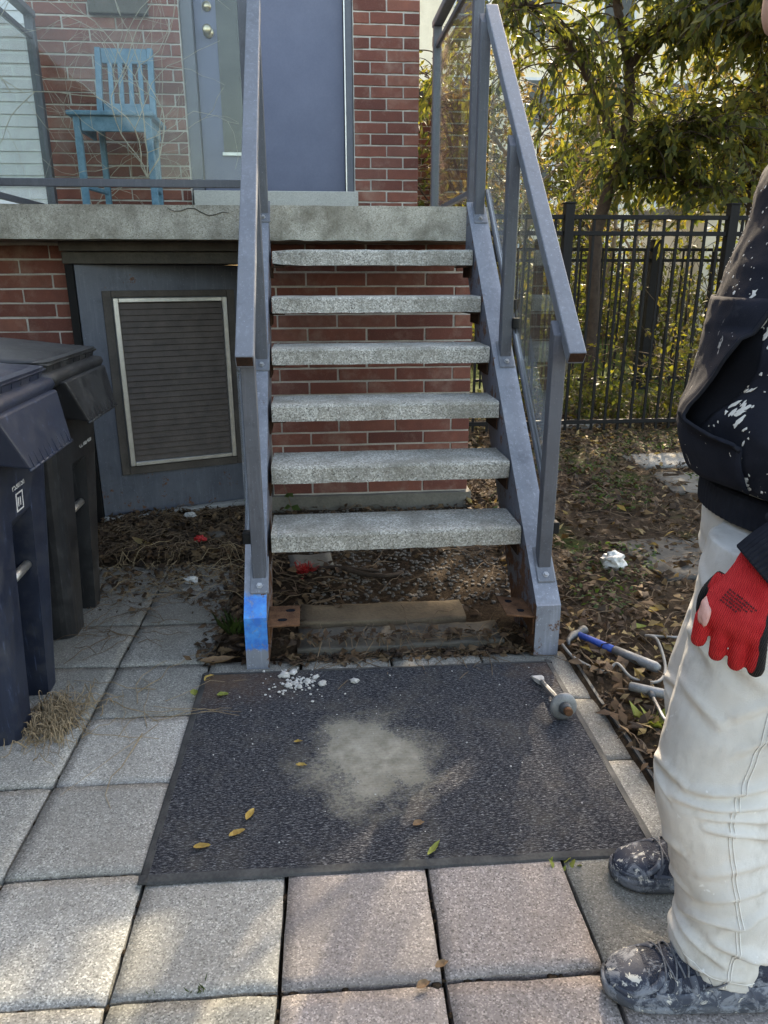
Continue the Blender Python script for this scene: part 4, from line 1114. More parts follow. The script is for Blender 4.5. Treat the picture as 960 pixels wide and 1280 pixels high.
# ------------------------------------------------------------------ litter (uncountable)
def scatter(name, label, n, region, mat, lmin, lmax, seed, flat=.45, zoff=.006, wr=(.35, .65), kind='stuff'):
    R = np.random.default_rng(seed); P = []
    while len(P) < n:
        x, y = region(R)
        if x is None: continue
        P.append((x, y, ground_h(x, y) + zoff + R.random() * .012))
    P = np.array(P); a = R.random(n) * 6.283
    D = np.stack([np.cos(a), np.sin(a), R.normal(0, flat * .5, n)], 1); N = np.stack([R.normal(0, flat, n), R.normal(0, flat, n), np.ones(n)], 1)
    L = R.uniform(lmin, lmax, n); W = L * R.uniform(*wr, n)
    v, f = leaf_np(P, D, N, L, W, .3, .35); v[:, 2] = np.maximum(v[:, 2], np.repeat(P[:, 2], 5) - .012)
    o = link(name, mesh_np(name, v, f, mat)); return tag(o, label, 'leaf litter', None, kind)
def reg_garden(R):
    x = 1.0 + 4.6 * R.random() ** 1.35; y = -1.0 + 4.9 * R.random()
    d = noise.noise((x * 1.5, y * 1.5, 7)) * .5 + .62
    return (x, y) if R.random() < d and not (2.3 < x < 2.93 and 1.53 < y < 1.95 and R.random() < .75) and not (2.34 < x < 2.98 and 2.18 < y < 2.5 and R.random() < .75) and not (1.6 < x < 2.03 and .38 < y < .8 and R.random() < .4) else (None, None)
def reg_far(R):
    x = 1.1 + 4.5 * R.random(); y = 2.4 + 2.4 * R.random(); return (x, y)
def reg_under(R):
    x = -.1 + 1.15 * R.random(); y = .0 + 1.5 * R.random()
    if .12 < x < .68 and y < .17: return (None, None)
    if x > .28 and y < .75 and R.random() < .8: return (None, None)
    return (x, y)
def reg_left(R):
    x = -.95 + .86 * R.random(); y = .62 + .85 * R.random(); return (x, y) if y > .62 + .12 * noise.noise((x * 6, 0, 4)) + .1 else (None, None)
def reg_feet(R):
    if R.random() < .5: return (-.28 + .22 * R.random() ** .7, -.16 + .9 * R.random())
    return (.0 + .9 * R.random(), -.20 + .10 * R.random())
scatter('leaf_litter', 'brown decaying leaf litter covering the garden bed', 15000, reg_garden, 'litter', .014, .066, 1, .8)
scatter('leaf_litter', 'pale dry fallen leaves strewn over the ground near the fence', 1900, reg_far, 'litter_bright', .02, .06, 2, .6)
scatter('leaf_litter', 'dry leaf litter on the earth under the stair', 900, reg_under, 'litter', .02, .06, 3)
scatter('leaf_litter', 'dark leaf litter heaped against the metal panel', 3000, reg_left, 'litter', .012, .055, 4, .9, .014)
scatter('leaf_litter', 'crumbs of dead leaves around the stair feet', 1500, reg_feet, 'litter', .012, .045, 5, .6, .045)
def reg_lp(R):
    x = -.76 + .66 * R.random(); y = .20 + .62 * math.sqrt(R.random()); return (x, y)
scatter('leaf_litter', 'dark leaf crumbs straying over the shaded pavers before the panel', 750, reg_lp, 'litter', .010, .045, 9, .7, .047)
def reg_bright(R):
    x = 1.02 + .5 * R.random(); y = -.95 + 1.0 * R.random(); return (x, y)
scatter('leaf_litter', 'yellow and brown leaves in the bed beside the worker tools', 170, reg_bright, 'litter_bright', .015, .05, 6, .7)
def reg_green(R):
    x = 1.1 + 3 * R.random(); y = -.9 + 4.0 * R.random()
    return (x, y) if noise.noise((x * 1.7, y * 1.7, 0)) > .15 else (None, None)
scatter('leaf_litter', 'larger curled brown leaves dotted over the garden bed', 700, reg_garden, 'litter_bright', .025, .08, 8, .9, .01, (.22, .5))
scatter('ground_cover', 'small green weeds and moss leaves among the litter', 5200, reg_green, 'weed', .012, .035, 7, .9, .008)
def twigs(name, label, n, region, mat, lmin, lmax, r, seed, zoff=.012, arch=.02):
    R = np.random.default_rng(seed); bm = tri_bm(); k = 0
    while k < n:
        x, y = region(R)
        if x is None: continue
        L = R.uniform(lmin, lmax); a = R.random() * 6.283; ns = 6; q = np.array([x, y, ground_h(x, y) + zoff]); path = [q]
        for s in range(ns):
            a += R.normal(0, .22); q = q + np.array([math.cos(a), math.sin(a), 0]) * L / ns; z = ground_h(q[0], q[1])
            if ground_h(x, y) < -.03: z = max(z, -.045)
            path.append(np.array([q[0], q[1], z + zoff + arch * math.sin(math.pi * (s + 1) / ns) * R.random()]))
        rr = r * R.uniform(.5, 1.2); add_tube(bm, path, [rr * (1 - .5 * i / ns) for i in range(ns + 1)], 4, False); k += 1
    return tag(obj(name, bm, mat, None, True), label, 'twigs', None, 'stuff')
twigs('twig_litter', 'fine brown twigs lying across the garden bed', 1300, reg_garden, 'twig', .04, .28, .0020, 11, .016)
twigs('twig_litter', 'dry twigs lying on the earth below the treads', 240, reg_under, 'twig', .04, .25, .0025, 12)
twigs('twig_litter', 'dark twigs in the heap against the metal panel', 320, reg_left, 'twig', .04, .26, .0024, 13, .025)
def reg_feet2(R): return (.12 + .70 * R.random(), -.19 + .07 * R.random())
twigs('twig_litter', 'dry twigs and roots lying along the dark block at the foot of the stair', 90, reg_feet2, 'twig', .06, .30, .0020, 14, .042)
def reg_lpave(R): return (-.74 + .36 * R.random(), -.05 + .75 * R.random())
twigs('twig_litter', 'thin dark twigs scattered on the pavers beside the bins', 70, reg_lpave, 'twig', .06, .24, .0016, 15, .048)
twigs('twig_litter', 'tangled dry stems on the shaded pavers before the panel', 110, reg_lp, 'straw', .05, .24, .0016, 18, .050, .03)
def reg_straw(R): return (-.615 + R.normal(0, .035), -.455 + R.normal(0, .055))
o = twigs('straw_heap', 'small heap of dead straw and stems at the foot of the blue bin', 230, reg_straw, 'straw', .03, .13, .0019, 16, .048, .05); o['category'] = 'straw'
def reg_straw2(R): return (-.60 + R.random() * .30, -.56 + R.random() * .26)
twigs('straw_litter', 'long pale stalks lying over the pavers by the straw heap', 20, reg_straw2, 'straw', .12, .42, .0016, 17, .048)
# gravel under the stair
R = np.random.default_rng(31); bm = tri_bm()
for k in range(1500):
    x, y = R.uniform(.12, .98), R.uniform(.20, 1.45)
    s = R.uniform(.004, .011); jitter_blob(bm, (x, y, ground_h(x, y) + .003), s, s * R.uniform(.7, 1.2), s * .6, k, 1, .5)
tag(obj('gravel', bm, 'pebble', None, False), 'fine grey gravel on the earth under the treads', 'gravel', None, 'stuff')
# cement crumbs on the mat and pavers
bm = tri_bm()
for k in range(120):
    a, d = R.random() * 6.28, abs(R.normal(0, .06)); x, y = .075 + math.cos(a) * d * 1.0, -.335 + math.sin(a) * d * .9
    s = R.uniform(.0018, .006); jitter_blob(bm, (x, y, .012 + s * .4), s, s * R.uniform(.7, 1.2), s * .7, k, 1, .5)
for k in range(60):
    x, y = R.uniform(-.15, .85), R.uniform(-1.05, -.3); s = R.uniform(.001, .003)
    jitter_blob(bm, (x, y, .011 + s * .5), s, s, s * .7, k, 1, .5)
tag(obj('cement_crumbs', bm, 'rubble', None, False), 'white cement crumbs sprinkled on the mat by the stair foot', 'crumbs', None, 'stuff')
for k, (x, y, s) in enumerate(((.04, -.29, .018), (.068, -.275, .015), (.115, -.33, .013), (.055, -.35, .012), (.16, -.352, .015), (.09, -.36, .010), (.262, -.345, .014), (.14, -.31, .011))):
    bm = tri_bm(); jitter_blob(bm, (0, 0, 0), s, s * .8, s * .55, k + 40, 2, .55)
    o = link('cement_lump', mesh_of('cement_lump', bm, 'rubble')); o.location = (x, y, .0105 + s * .45); o.rotation_euler = (0, 0, k)
    tag(o, 'white lump of broken cement lying alone on the mat' if k == 6 else 'white lump of broken cement among the crumbs on the mat', 'cement lump', None if k == 6 else 'cement lumps by the stair foot')

# ------------------------------------------------------------------ single fallen leaves, weeds, rubbish
def big_leaf(name, label, loc, L, W, rot, mat, group=None, curl=.35, tilt=.0):
    bm = tri_bm(); n, m_ = 9, 5; g = []
    for i in range(n):
        t = i / (n - 1); w = W * math.sin(math.pi * min(1, .03 + t * .97)) ** .8 * (1 - .35 * t); row = []
        for j in range(m_):
            s = j / (m_ - 1) * 2 - 1
            row.append(bm.verts.new((L * (t - .5), w * s * .5, L * curl * (t - .5) ** 2 + abs(s) ** 1.5 * w * .35 + .003 * noise.noise((t * 7, s * 3, L * 90)))))
        g.append(row)
    for i in range(n - 1):
        for j in range(m_ - 1): bm.faces.new((g[i][j], g[i + 1][j], g[i + 1][j + 1], g[i][j + 1]))
    me = mesh_of(name, bm, mat, True)
    zmin = min(v.co.z for v in me.vertices)
    o = link(name, me); o.location = (loc[0], loc[1], loc[2] - zmin); o.rotation_euler = (tilt, 0, rot); return tag(o, label, 'leaf', group)
GL = 'yellow leaves on the mat'
zz = .0125
for (x, y, L, r) in ((-.02, -.925, .042, 1.2), (-.045, -.985, .040, .5), (-.12, -1.02, .038, .1), (.10, -.75, .030, -.1), (.09, -.645, .024, .1)):
    big_leaf('fallen_leaf', 'small yellow brown leaf lying on the charcoal mat', (x, y, zz), L, L * .5, r, 'fallen_yellow', GL)
big_leaf('fallen_leaf', 'narrow green yellow leaf lying at the front edge of the mat', (.40, -1.075, zz), .055, .016, .9, 'fallen_green')
big_leaf('fallen_leaf', 'curled brown leaf lying on the mat near its front edge', (.377, -.995, zz), .030, .022, .3, 'fallen_brown')
big_leaf('fallen_leaf', 'large curled tan leaf by the foot of the blue marked stringer', (-.185, -.165, .006), .115, .05, .15, 'fallen_brown', None, .5)
big_leaf('fallen_leaf', 'small yellow leaf between the tan leaf and the mat', (-.20, -.27, .006), .045, .030, .9, 'fallen_yellow')
big_leaf('fallen_leaf', 'small green leaf at the back corner of the mat', (-.235, -.365, .012), .040, .028, 1.8, 'fallen_green')
big_leaf('fallen_leaf', 'tan leaf lying in the dark corner of the mat', (-.145, -.385, zz), .036, .024, .2, 'fallen_green')
big_leaf('fallen_leaf', 'dry leaf standing in the paver joint in front of the mat', (.33, -1.395, .002), .03, .02, .4, 'fallen_brown')
big_leaf('fallen_leaf', 'pale leaf lying against the joint near the worker shoe', (.37, -1.36, .006), .03, .018, .4, 'fallen_brown')
big_leaf('fallen_leaf', 'round yellow leaf in the bed beside the grey tee handle', (1.14, -.555, .04), .075, .06, .5, 'fallen_yellow', None, .3)
big_leaf('fallen_leaf', 'bright yellow leaf lying by the worker trousers below the cable', (1.245, -.46, .035), .060, .045, 1.0, 'fallen_yellow', None, .3)
big_leaf('fallen_leaf', 'yellow leaf resting on the moss behind the hammer', (1.42, .02, .03), .055, .04, .2, 'fallen_yellow', None, .3)
big_leaf('fallen_leaf', 'green leaf lying on the moss behind the hammer', (1.30, -.11, .03), .065, .04, .1, 'fallen_green', None, .3)
big_leaf('fallen_leaf', 'long pale curled husk leaning in the litter by the panel', (-.655, .95, .03), .16, .035, -.75, 'litter_bright', None, .7, .5)
# weeds
def weed(name, label, loc, n, h, seed, mat='weed', wide=False):
    R = np.random.default_rng(seed); P, D, N, L, W = [], [], [], [], []
    for k in range(n):
        a = R.random() * 6.28; P.append((R.normal(0, .012), R.normal(0, .008), 0)); D.append((math.cos(a) * .5, math.sin(a) * .5, .9 if not wide else .5)); N.append((math.cos(a), math.sin(a), .4)); l = h * R.uniform(.5, 1.2); L.append(l); W.append(l * (.10 if not wide else .55))
    v, f = leaf_np(np.array(P), np.array(D), np.array(N), np.array(L), np.array(W), .2, .25); o = link(name, mesh_np(name, v, f, mat)); o.location = loc
    return tag(o, label, 'weed')
weed('grass_tuft', 'small green grass tuft in the paver joint before the mat', (-.075, -1.365, -.004), 12, .024, 1)
weed('grass_tuft', 'tiny grass tuft in the joint beside the larger tuft', (-.16, -1.365, -.004), 6, .014, 2)
weed('grass_tuft', 'small yellow green weed at the mat edge beside the worker shoe', (.675, -1.135, -.004), 8, .028, 3, 'fallen_green', True)
weed('grass_tuft', 'grass tuft beside the blue marked stringer foot', (-.145, .03, .004), 40, .10, 4)
weed('leafy_weed', 'green leafy weed growing below the grey tee handle', (1.10, -.66, .01), 22, .07, 5, 'fallen_green', True)
def climber(loc, h, n, seed, label):
    R = np.random.default_rng(seed); root = thing('leafy_climber', label, 'plant', loc); bm = tri_bm(); q = np.array(loc, float); path = [q]; P, D, N, L, W = [], [], [], [], []
    for s in range(n):
        q = q + np.array([R.normal(0, .012), R.normal(0, .01), h / n]); path.append(q)
        for _ in range(2):
            a = R.random() * 6.28; P.append(q); D.append((math.cos(a), math.sin(a) - .4, -.3)); N.append((R.normal(0, .3), -.7, .8)); l = R.uniform(.04, .075); L.append(l); W.append(l * .75)
    add_tube(bm, path, .0025, 5); obj('stem', bm, 'twig', root, True); leaves_obj('foliage', P, D, N, L, W, 'weed', root, .15, .2)
climber((-.17, 1.22, 0), .80, 9, 3, 'green leafy climber growing beside the grille panel and stair')
climber((.03, 1.36, 0), .36, 5, 4, 'small leafy climber at the brick wall under the stair')
# rubbish
def crumple(name, label, loc, s, mat, seed, flat=.7, cat='litter'):
    bm = tri_bm(); r = bmesh.ops.create_icosphere(bm, subdivisions=3, radius=1)
    for v in bm.verts:
        k = 1 + .55 * noise.noise(v.co * 2.3 + Vector((seed, 0, 0))) + .22 * noise.noise(v.co * 6 + Vector((0, seed, 0)))
        v.co = Vector((v.co.x * s * k, v.co.y * s * .8 * k, v.co.z * s * flat * k))
    me = mesh_of(name, bm, mat); zmin = min(v.co.z for v in me.vertices); o = link(name, me); o.location = (loc[0], loc[1], loc[2] - zmin * .8); return tag(o, label, cat)
crumple('plastic_wrapper', 'crumpled clear white plastic wrapper in the garden bed', (1.44, .47, .012), .05, 'plastic_white', 2, .75)
crumple('plastic_wrapper', 'small crumpled white wrapper on the dark pavers by the panel', (-.38, .54, .0), .028, 'plastic_white', 4, .5)
crumple('plastic_wrapper', 'white scrap lying on the leaf heap against the panel ledge', (-.51, 1.36, .03), .03, 'plastic_white', 6, .4)
crumple('paper_scrap', 'small red scrap of paper in the dark litter', (-.40, .97, .03), .026, 'red_tinsel', 8, .6)
R = np.random.default_rng(9); bm = tri_bm()
for k in range(120):
    a, e = R.random() * 6.28, R.uniform(.1, 1.4); d = np.array([math.cos(a) * math.cos(e), math.sin(a) * math.cos(e), math.sin(e)]); l = R.uniform(.02, .055)
    p0 = np.array([.10, .56, .02]) + R.normal(0, .014, 3) * np.array([1, 1, .3]); add_tube(bm, [p0, p0 + d * l * .6 + R.normal(0, .004, 3), p0 + d * l], .0012, 3, False)
tag(obj('tinsel_tuft', bm, 'red_tinsel', None, False), 'tuft of red tinsel lying in the litter under the lowest tread', 'tinsel')
bm = tri_bm(); add_tube(bm, [(-.345, 1.06, .02), (-.345, 1.06, .034), (-.345, 1.06, .038), (-.345, 1.06, .042)], [.05, .05, .044, .030], 20)
tag(obj('pipe_cap', bm, 'dark_block', None, False), 'round grey pipe cap in the litter before the metal panel', 'pipe cap')
bm = tri_bm(); add_tube(bm, spline([(.16, .60, .02), (.25, .57, .03), (.36, .50, .025), (.46, .49, .02), (.52, .53, .015)], 6), .010, 7)
add_tube(bm, spline([(.20, .62, .02), (.30, .55, .035), (.42, .54, .02)], 6), .007, 6)
tag(obj('root', bm, 'bark', None, True), 'thick bent dead roots on the gravel under the lowest tread', 'root')

# ------------------------------------------------------------------ tools
cz = .014
tl = thing('cold_chisel', 'steel cold chisel with round grey hand guard lying on the mat', 'chisel', (.86, -.5, cz))
A = Vector((.846, -.372, .016)); Bp = Vector((.856, -.612, .052)); dr = (Bp - A).normalized()
bm = tri_bm(); add_tube(bm, [A + dr * .045, A + dr * .10, Bp], [.0085, .0085, .0095], 8); obj('shank', bm, 'steel', tl)
sd2 = dr.cross(Vector((0, 0, 1))).normalized(); up2 = sd2.cross(dr)
bm = tri_bm()
rings = [[A + sd2 * (sx * .017) + up2 * (sz_ * .002) for sx, sz_ in ((-1, -1), (1, -1), (1, 1), (-1, 1))], [A + dr * .025 + sd2 * (sx * .016) + up2 * (sz_ * .006) for sx, sz_ in ((-1, -1), (1, -1), (1, 1), (-1, 1))], [A + dr * .050 + sd2 * (sx * .008) + up2 * (sz_ * .008) for sx, sz_ in ((-1, -1), (1, -1), (1, 1), (-1, 1))]]
add_loft(bm, rings); obj('blade', bm, 'rubble', tl)
G = Bp - dr * .012
bm = tri_bm(); add_tube(bm, [G - dr * .004, G - dr * .003, G + dr * .004, G + dr * .008, G + dr * .012], [.034, .040, .040, .034, .020], 28); obj('hand_guard', bm, 'tool_grey', tl, True)
bm = tri_bm(); add_tube(bm, [G + dr * .010, G + dr * .024, G + dr * .030, G + dr * .031], [.019, .018, .014, .013], 18); obj('grip', bm, 'tool_dark', tl)
bm = tri_bm(); add_tube(bm, [G + dr * .0305, G + dr * .044, G + dr * .046], [.012, .0125, .010], 12); obj('striking_head', bm, 'rust', tl)

hm = thing('hammer', 'claw hammer with blue handle and grey grip lying in the leaf bed', 'hammer', (1.1, -.28, .03))
H0 = Vector((1.055, -.175, .050)); H1 = Vector((1.225, -.425, .052)); hd = (H1 - H0).normalized()
bm = tri_bm(); add_tube(bm, [H0, H0 + hd * .06, H0 + hd * .14], [.012, .0125, .013], 10); obj('handle', bm, 'hammer_blue', hm, True)
bm = tri_bm(); add_tube(bm, [H0 + hd * .1395, H0 + hd * .20, H0 + hd * .29, H0 + hd * .305], [.0145, .016, .018, .012], 12); obj('grip', bm, 'tool_grey', hm, True)
hs = hd.cross(Vector((0, 0, 1))).normalized()
bm = tri_bm(); c0 = H0 - hd * .012
add_tube(bm, [c0 + hs * -.050, c0 + hs * -.046, c0 + hs * -.030, c0 + hs * -.014, c0 + hs * .012, c0 + hs * .035 - hd * -.004, c0 + hs * .062 + hd * .012, c0 + hs * .085 + hd * .032], [.015, .017, .0165, .011, .0155, .012, .008, .004], 10)
obj('head', bm, 'tool_dark', hm, True)
tee = thing('tee_handle_tool', 'grey tee handled steel rod lying in the litter beside the trousers', 'tool', (1.13, -.57, .03))
Ta, Tb = Vector((1.085, -.525, .058)), Vector((1.215, -.610, .060)); tm = (Ta * .62 + Tb * .38); tdn = Vector((-.10, -.98, -.12)).normalized()
bm = tri_bm(); td = (Tb - Ta).normalized(); add_tube(bm, [Ta, Ta + td * .004, tm, Tb - td * .004, Tb], [.010, .014, .0145, .014, .010], 12); obj('handle', bm, 'tool_grey', tee, True)
bm = tri_bm(); add_tube(bm, [tm + tdn * .012, tm + tdn * .025, tm + tdn * .034], [.011, .010, .007], 10); obj('ferrule', bm, 'tool_dark', tee, True)
bm = tri_bm(); add_tube(bm, [tm + tdn * .03, tm + tdn * .12, tm + tdn * .24 + Vector((.03, 0, 0)), tm + tdn * .33 + Vector((.09, 0, 0))], [.0055, .0055, .0055, .0055], 8); obj('rod', bm, 'steel', tee, True)
bm = tri_bm()
add_tube(bm, spline([(.985, -.21, .035), (1.0, -.30, .03), (1.06, -.40, .035), (1.10, -.395, .06), (1.12, -.47, .05), (1.19, -.49, .045), (1.25, -.42, .05), (1.285, -.28, .075), (1.275, -.22, .06), (1.36, -.20, .04), (1.55, -.23, .035), (1.75, -.33, .03)], 8), .0048, 8)
tag(obj('grey_cable', bm, 'cable', None, True), 'stiff grey cable looping over the hammer in the leaf bed', 'cable')

# ------------------------------------------------------------------ the worker (stands facing -X)
YC = -1.32
per = thing('person', 'worker in paint splashed black hoodie, white trousers and red glove, standing by the mat', 'person', (.93, -1.32, 0))
PO = np.array((.93, -1.32, 0.0))
TOR = [(.865, .950, .132, .190), (.905, .946, .134, .192), (.922, .944, .140, .197), (.94, .938, .152, .208), (.98, .922, .157, .212), (1.03, .918, .156, .212), (1.08, .928, .151, .211), (1.14, .936, .149, .210), (1.20, .944, .146, .210), (1.27, .964, .141, .214), (1.34, .980, .134, .214), (1.40, .978, .118, .195), (1.44, .968, .100, .155), (1.475, .955, .088, .105), (1.50, .945, .080, .085)]
def tor_at(z):
    for a, b_ in zip(TOR, TOR[1:]):
        if a[0] <= z <= b_[0]:
            t = (z - a[0]) / (b_[0] - a[0]); return [a[i] + (b_[i] - a[i]) * t for i in range(1, 4)]
    return list(TOR[-1][1:] if z > 1.4 else TOR[0][1:])
def tor_pt(deg, z, off=0.0):
    xc, a, b_ = tor_at(z); t = math.radians(deg); n = Vector((math.cos(t) / a, math.sin(t) / b_, 0)).normalized()
    return Vector((xc + a * math.cos(t), YC + b_ * math.sin(t), z)) + n * off
def limb(bm, pts, rads, n=16, flat=1.0):
    add_tube(bm, spline(pts, 5), np.interp(np.linspace(0, 1, 5 * (len(pts) - 1) + 1), np.linspace(0, 1, len(rads)), rads), n)
SH, EL, WR = (.985, -1.535, 1.345), (.955, -1.600, 1.075), (.742, -1.545, .870)
SH2, EL2, WR2 = (1.005, -1.115, 1.345), (1.12, -1.06, 1.08), (1.09, -1.05, .83)
NEAR = [(.028, .862, .083, .080), (.05, .858, .081, .079), (.1, .862, .082, .078), (.16, .868, .085, .078), (.22, .860, .088, .080), (.30, .838, .092, .083), (.38, .818, .098, .086), (.44, .810, .103, .090), (.5, .818, .105, .092), (.58, .835, .107, .096), (.68, .853, .110, .102), (.78, .862, .116, .108), (.86, .880, .122, .112)]
# body, one continuous surface under the clothes
bm = tri_bm()
add_loft(bm, [ell(x, YC, z, a * .80, b_ * .80, 24) for (z, x, a, b_) in [(.80, .945, .07, .10), (.84, .945, .085, .13)] + [t_ for t_ in TOR if t_[0] < 1.43]] )
limb(bm, [(.955, YC, 1.38), (.93, YC, 1.46), (.905, YC, 1.53), (.885, YC, 1.60)], [.075, .060, .056, .058])
hrings = []
for (z, x, a, b_) in ((1.500, .818, .030, .026), (1.512, .830, .058, .046), (1.53, .845, .078, .058), (1.56, .858, .090, .066), (1.60, .866, .094, .071), (1.64, .870, .098, .075), (1.68, .874, .100, .077), (1.72, .878, .095, .072), (1.745, .882, .078, .058), (1.757, .884, .045, .035)):
    hrings.append(ell(x, YC, z, a, b_, 32))
R_ = add_loft(bm, hrings)
def bump_face(c, s, amt):
    for v in bm.verts:
        d = ((v.co.x - c[0]) / s[0]) ** 2 + ((v.co.y - c[1]) / s[1]) ** 2 + ((v.co.z - c[2]) / s[2]) ** 2
        v.co.x -= amt * math.exp(-d)
# nose, lips, brow, chin, ears
add_loft(bm, [ell(.775, YC, 1.645, .012, .009, 12), ell(.762, YC, 1.625, .020, .012, 12), ell(.752, YC, 1.605, .025, .016, 12), ell(.758, YC, 1.594, .022, .015, 12), ell(.768, YC, 1.588, .012, .010, 12)])
add_loft(bm, [ell(.784, YC, 1.573, .012, .018, 12), ell(.778, YC, 1.567, .013, .023, 12), ell(.780, YC, 1.556, .013, .021, 12), ell(.784, YC, 1.550, .012, .016, 12)])
add_loft(bm, [ell(.775, YC, 1.672, .014, .045, 14), ell(.771, YC, 1.662, .014, .050, 14), ell(.777, YC, 1.652, .014, .045, 14)])
for s in (-1, 1):
    add_loft(bm, [ell(.885, YC + s * .072, 1.575, .010, .008, 10), ell(.888, YC + s * .080, 1.595, .016, .010, 10), ell(.892, YC + s * .083, 1.625, .020, .011, 10), ell(.890, YC + s * .080, 1.642, .013, .009, 10)])
    sh, el_, wr = (SH, EL, WR) if s < 0 else (SH2, EL2, WR2)
    limb(bm, [(.97, YC + s * .12, 1.36), sh, el_, wr], [.06, .050, .040, .027])
    off = (0, 0) if s < 0 else (.135, .245)
    limb(bm, [(x + off[0], -1.43 + off[1] * (1 if z < .6 else max(.75, 1 - (z - .6))), z) for (z, x, a, b_) in ((.84, .875, 0, 0), (.66, .855, 0, 0), (.47, .835, 0, 0), (.28, .865, 0, 0), (.10, .90, 0, 0))], [.055, .050, .040, .038, .032])
def head_up(b_):
    for v in b_.verts:
        q = min(1.0, max(0.0, (v.co.z - 1.45) / .05)); v.co.z += .044 * q * q * (3 - 2 * q); v.co.x += .008 * q
head_up(bm)
me = remesh(bm, .009, 3); me.materials.append(MT['skin'])
me.transform(Matrix.Translation(Vector(-PO))); body = link('body', me, per)
for s in (-1, 1):
    bm = tri_bm(); bmesh.ops.create_uvsphere(bm, u_segments=12, v_segments=8, radius=.012); bmesh.ops.translate(bm, verts=bm.verts, vec=(.795, YC + s * .031, 1.684)); obj('eye', bm, 'eye_white', per, True)
bm = tri_bm()
add_loft(bm, [ell(x, YC, z, a, b_, 28) for (z, x, a, b_) in ((1.60, .915, .070, .079), (1.64, .905, .085, .083), (1.68, .892, .094, .084), (1.715, .888, .098, .079), (1.748, .888, .083, .064), (1.766, .888, .045, .037))]); head_up(bm); obj('hair', bm, 'hair', per, True)
bm = tri_bm()
for zc, xx in ((1.5675, .7705), (1.5575, .7725)): add_loft(bm, [ell(xx + .004, YC, zc - .006, .006, .012, 12), ell(xx, YC, zc - .002, .0085, .019, 12), ell(xx, YC, zc + .002, .0085, .019, 12), ell(xx + .004, YC, zc + .006, .006, .012, 12)])
head_up(bm); obj('lips', bm, 'lip', per, True)

def displace_mesh(me, fn):
    n = len(me.vertices); co = np.empty(n * 3, np.float32); nn = np.empty(n * 3, np.float32)
    me.vertices.foreach_get('co', co); me.vertices.foreach_get('normal', nn); co = co.reshape(-1, 3); nn = nn.reshape(-1, 3)
    d = np.array([fn(c, q) for c, q in zip(co, nn)], np.float32)[:, None]; co = co + nn * d
    me.vertices.foreach_set('co', co.ravel()); me.update()
# trousers
bm = tri_bm()
for s in (0, 1):
    rings = []
    for (z, x, a, b_) in NEAR:
        ox = .135 if s else 0
        oy = (.245 if z < .5 else .245 - .03 * (z - .5) / .36) if s else (.0 if z < .5 else .012 * (z - .5) / .36)
        rings.append(ell(x + ox, -1.43 + oy, z + (.026 if z < .06 else 0), a, b_, 26, 2.2, -.34 * max(0, 1 - z / .16)))
    add_loft(bm, rings)
add_loft(bm, [ell(x, YC, z, a, b_, 30, 2.2) for (z, x, a, b_) in ((.77, .925, .09, .15), (.81, .930, .105, .17), (.85, .935, .112, .175), (.90, .938, .115, .175), (.94, .94, .12, .175))])
me = remesh(bm, .0042, 8)
FOLDS = [(305, 205, .505, .470, .011, .010), (305, 195, .462, .440, .010, .009), (300, 222, .425, .430, .008, .009), (305, 228, .382, .405, .010, .010), (208, 148, .478, .455, .008, .010), (196, 146, .432, .443, .007, .008),
         (150, 235, .815, .715, .009, .013), (158, 245, .750, .665, .008, .012), (150, 200, .700, .685, .008, .012), (225, 305, .620, .662, .007, .012), (238, 305, .565, .602, .007, .011), (165, 225, .625, .598, .006, .012), (262, 318, .70, .745, .007, .012),
         (305, 215, .335, .300, .007, .011), (305, 205, .285, .240, .008, .010), (205, 155, .335, .300, .006, .010), (268, 175, .215, .178, .010, .009), (310, 232, .232, .190, .010, .010), (200, 150, .245, .225, .007, .009),
         (160, 250, .160, .118, .013, .010), (225, 310, .165, .108, .013, .011), (146, 212, .120, .098, .010, .008), (205, 285, .092, .078, .008, .008), (280, 340, .130, .085, .011, .010), (250, 310, .135, .128, .008, .008)]
def tro(c, n):
    x, y, z = float(c[0]), float(c[1]), float(c[2])
    nearleg = y < -1.31
    cx_ = float(np.interp(z, [q[0] for q in NEAR], [q[1] for q in NEAR])) + (0 if nearleg else .135)
    a = math.degrees(math.atan2(y + 1.43 if nearleg else y + 1.185, x - cx_)) % 360
    zz = z + .012 * noise.noise((x * 9, y * 9, z * 9))
    d = 0.0
    for (a0, a1, z0, z1, h, w) in FOLDS:
        t = (a - a0) / (a1 - a0)
        if t < -.05 or t > 1.05: continue
        win = max(0.0, math.sin(math.pi * min(1, max(0, t * .9 + .08)))) ** .7
        q = (zz - (z0 + (z1 - z0) * t + .012 * math.sin(t * 3.1))) / w
        if abs(q) > 4: continue
        d += h * win * (math.exp(-q * q) - .55 * math.exp(-((q + 1.6) / 1.2) ** 2))
    d += .0040 * noise.noise((x * 6, y * 6, z * 4 + 9)) + .0018 * noise.noise((x * 22, y * 22, z * 26)) + .0006 * noise.noise((x * 70, y * 70, z * 70))
    if z < .05: d += .002
    return d - .0015
displace_mesh(me, tro); me.materials.append(MT['trouser_cotton']); me.transform(Matrix.Translation(Vector(-PO)))
tr = link('trousers', me, per)
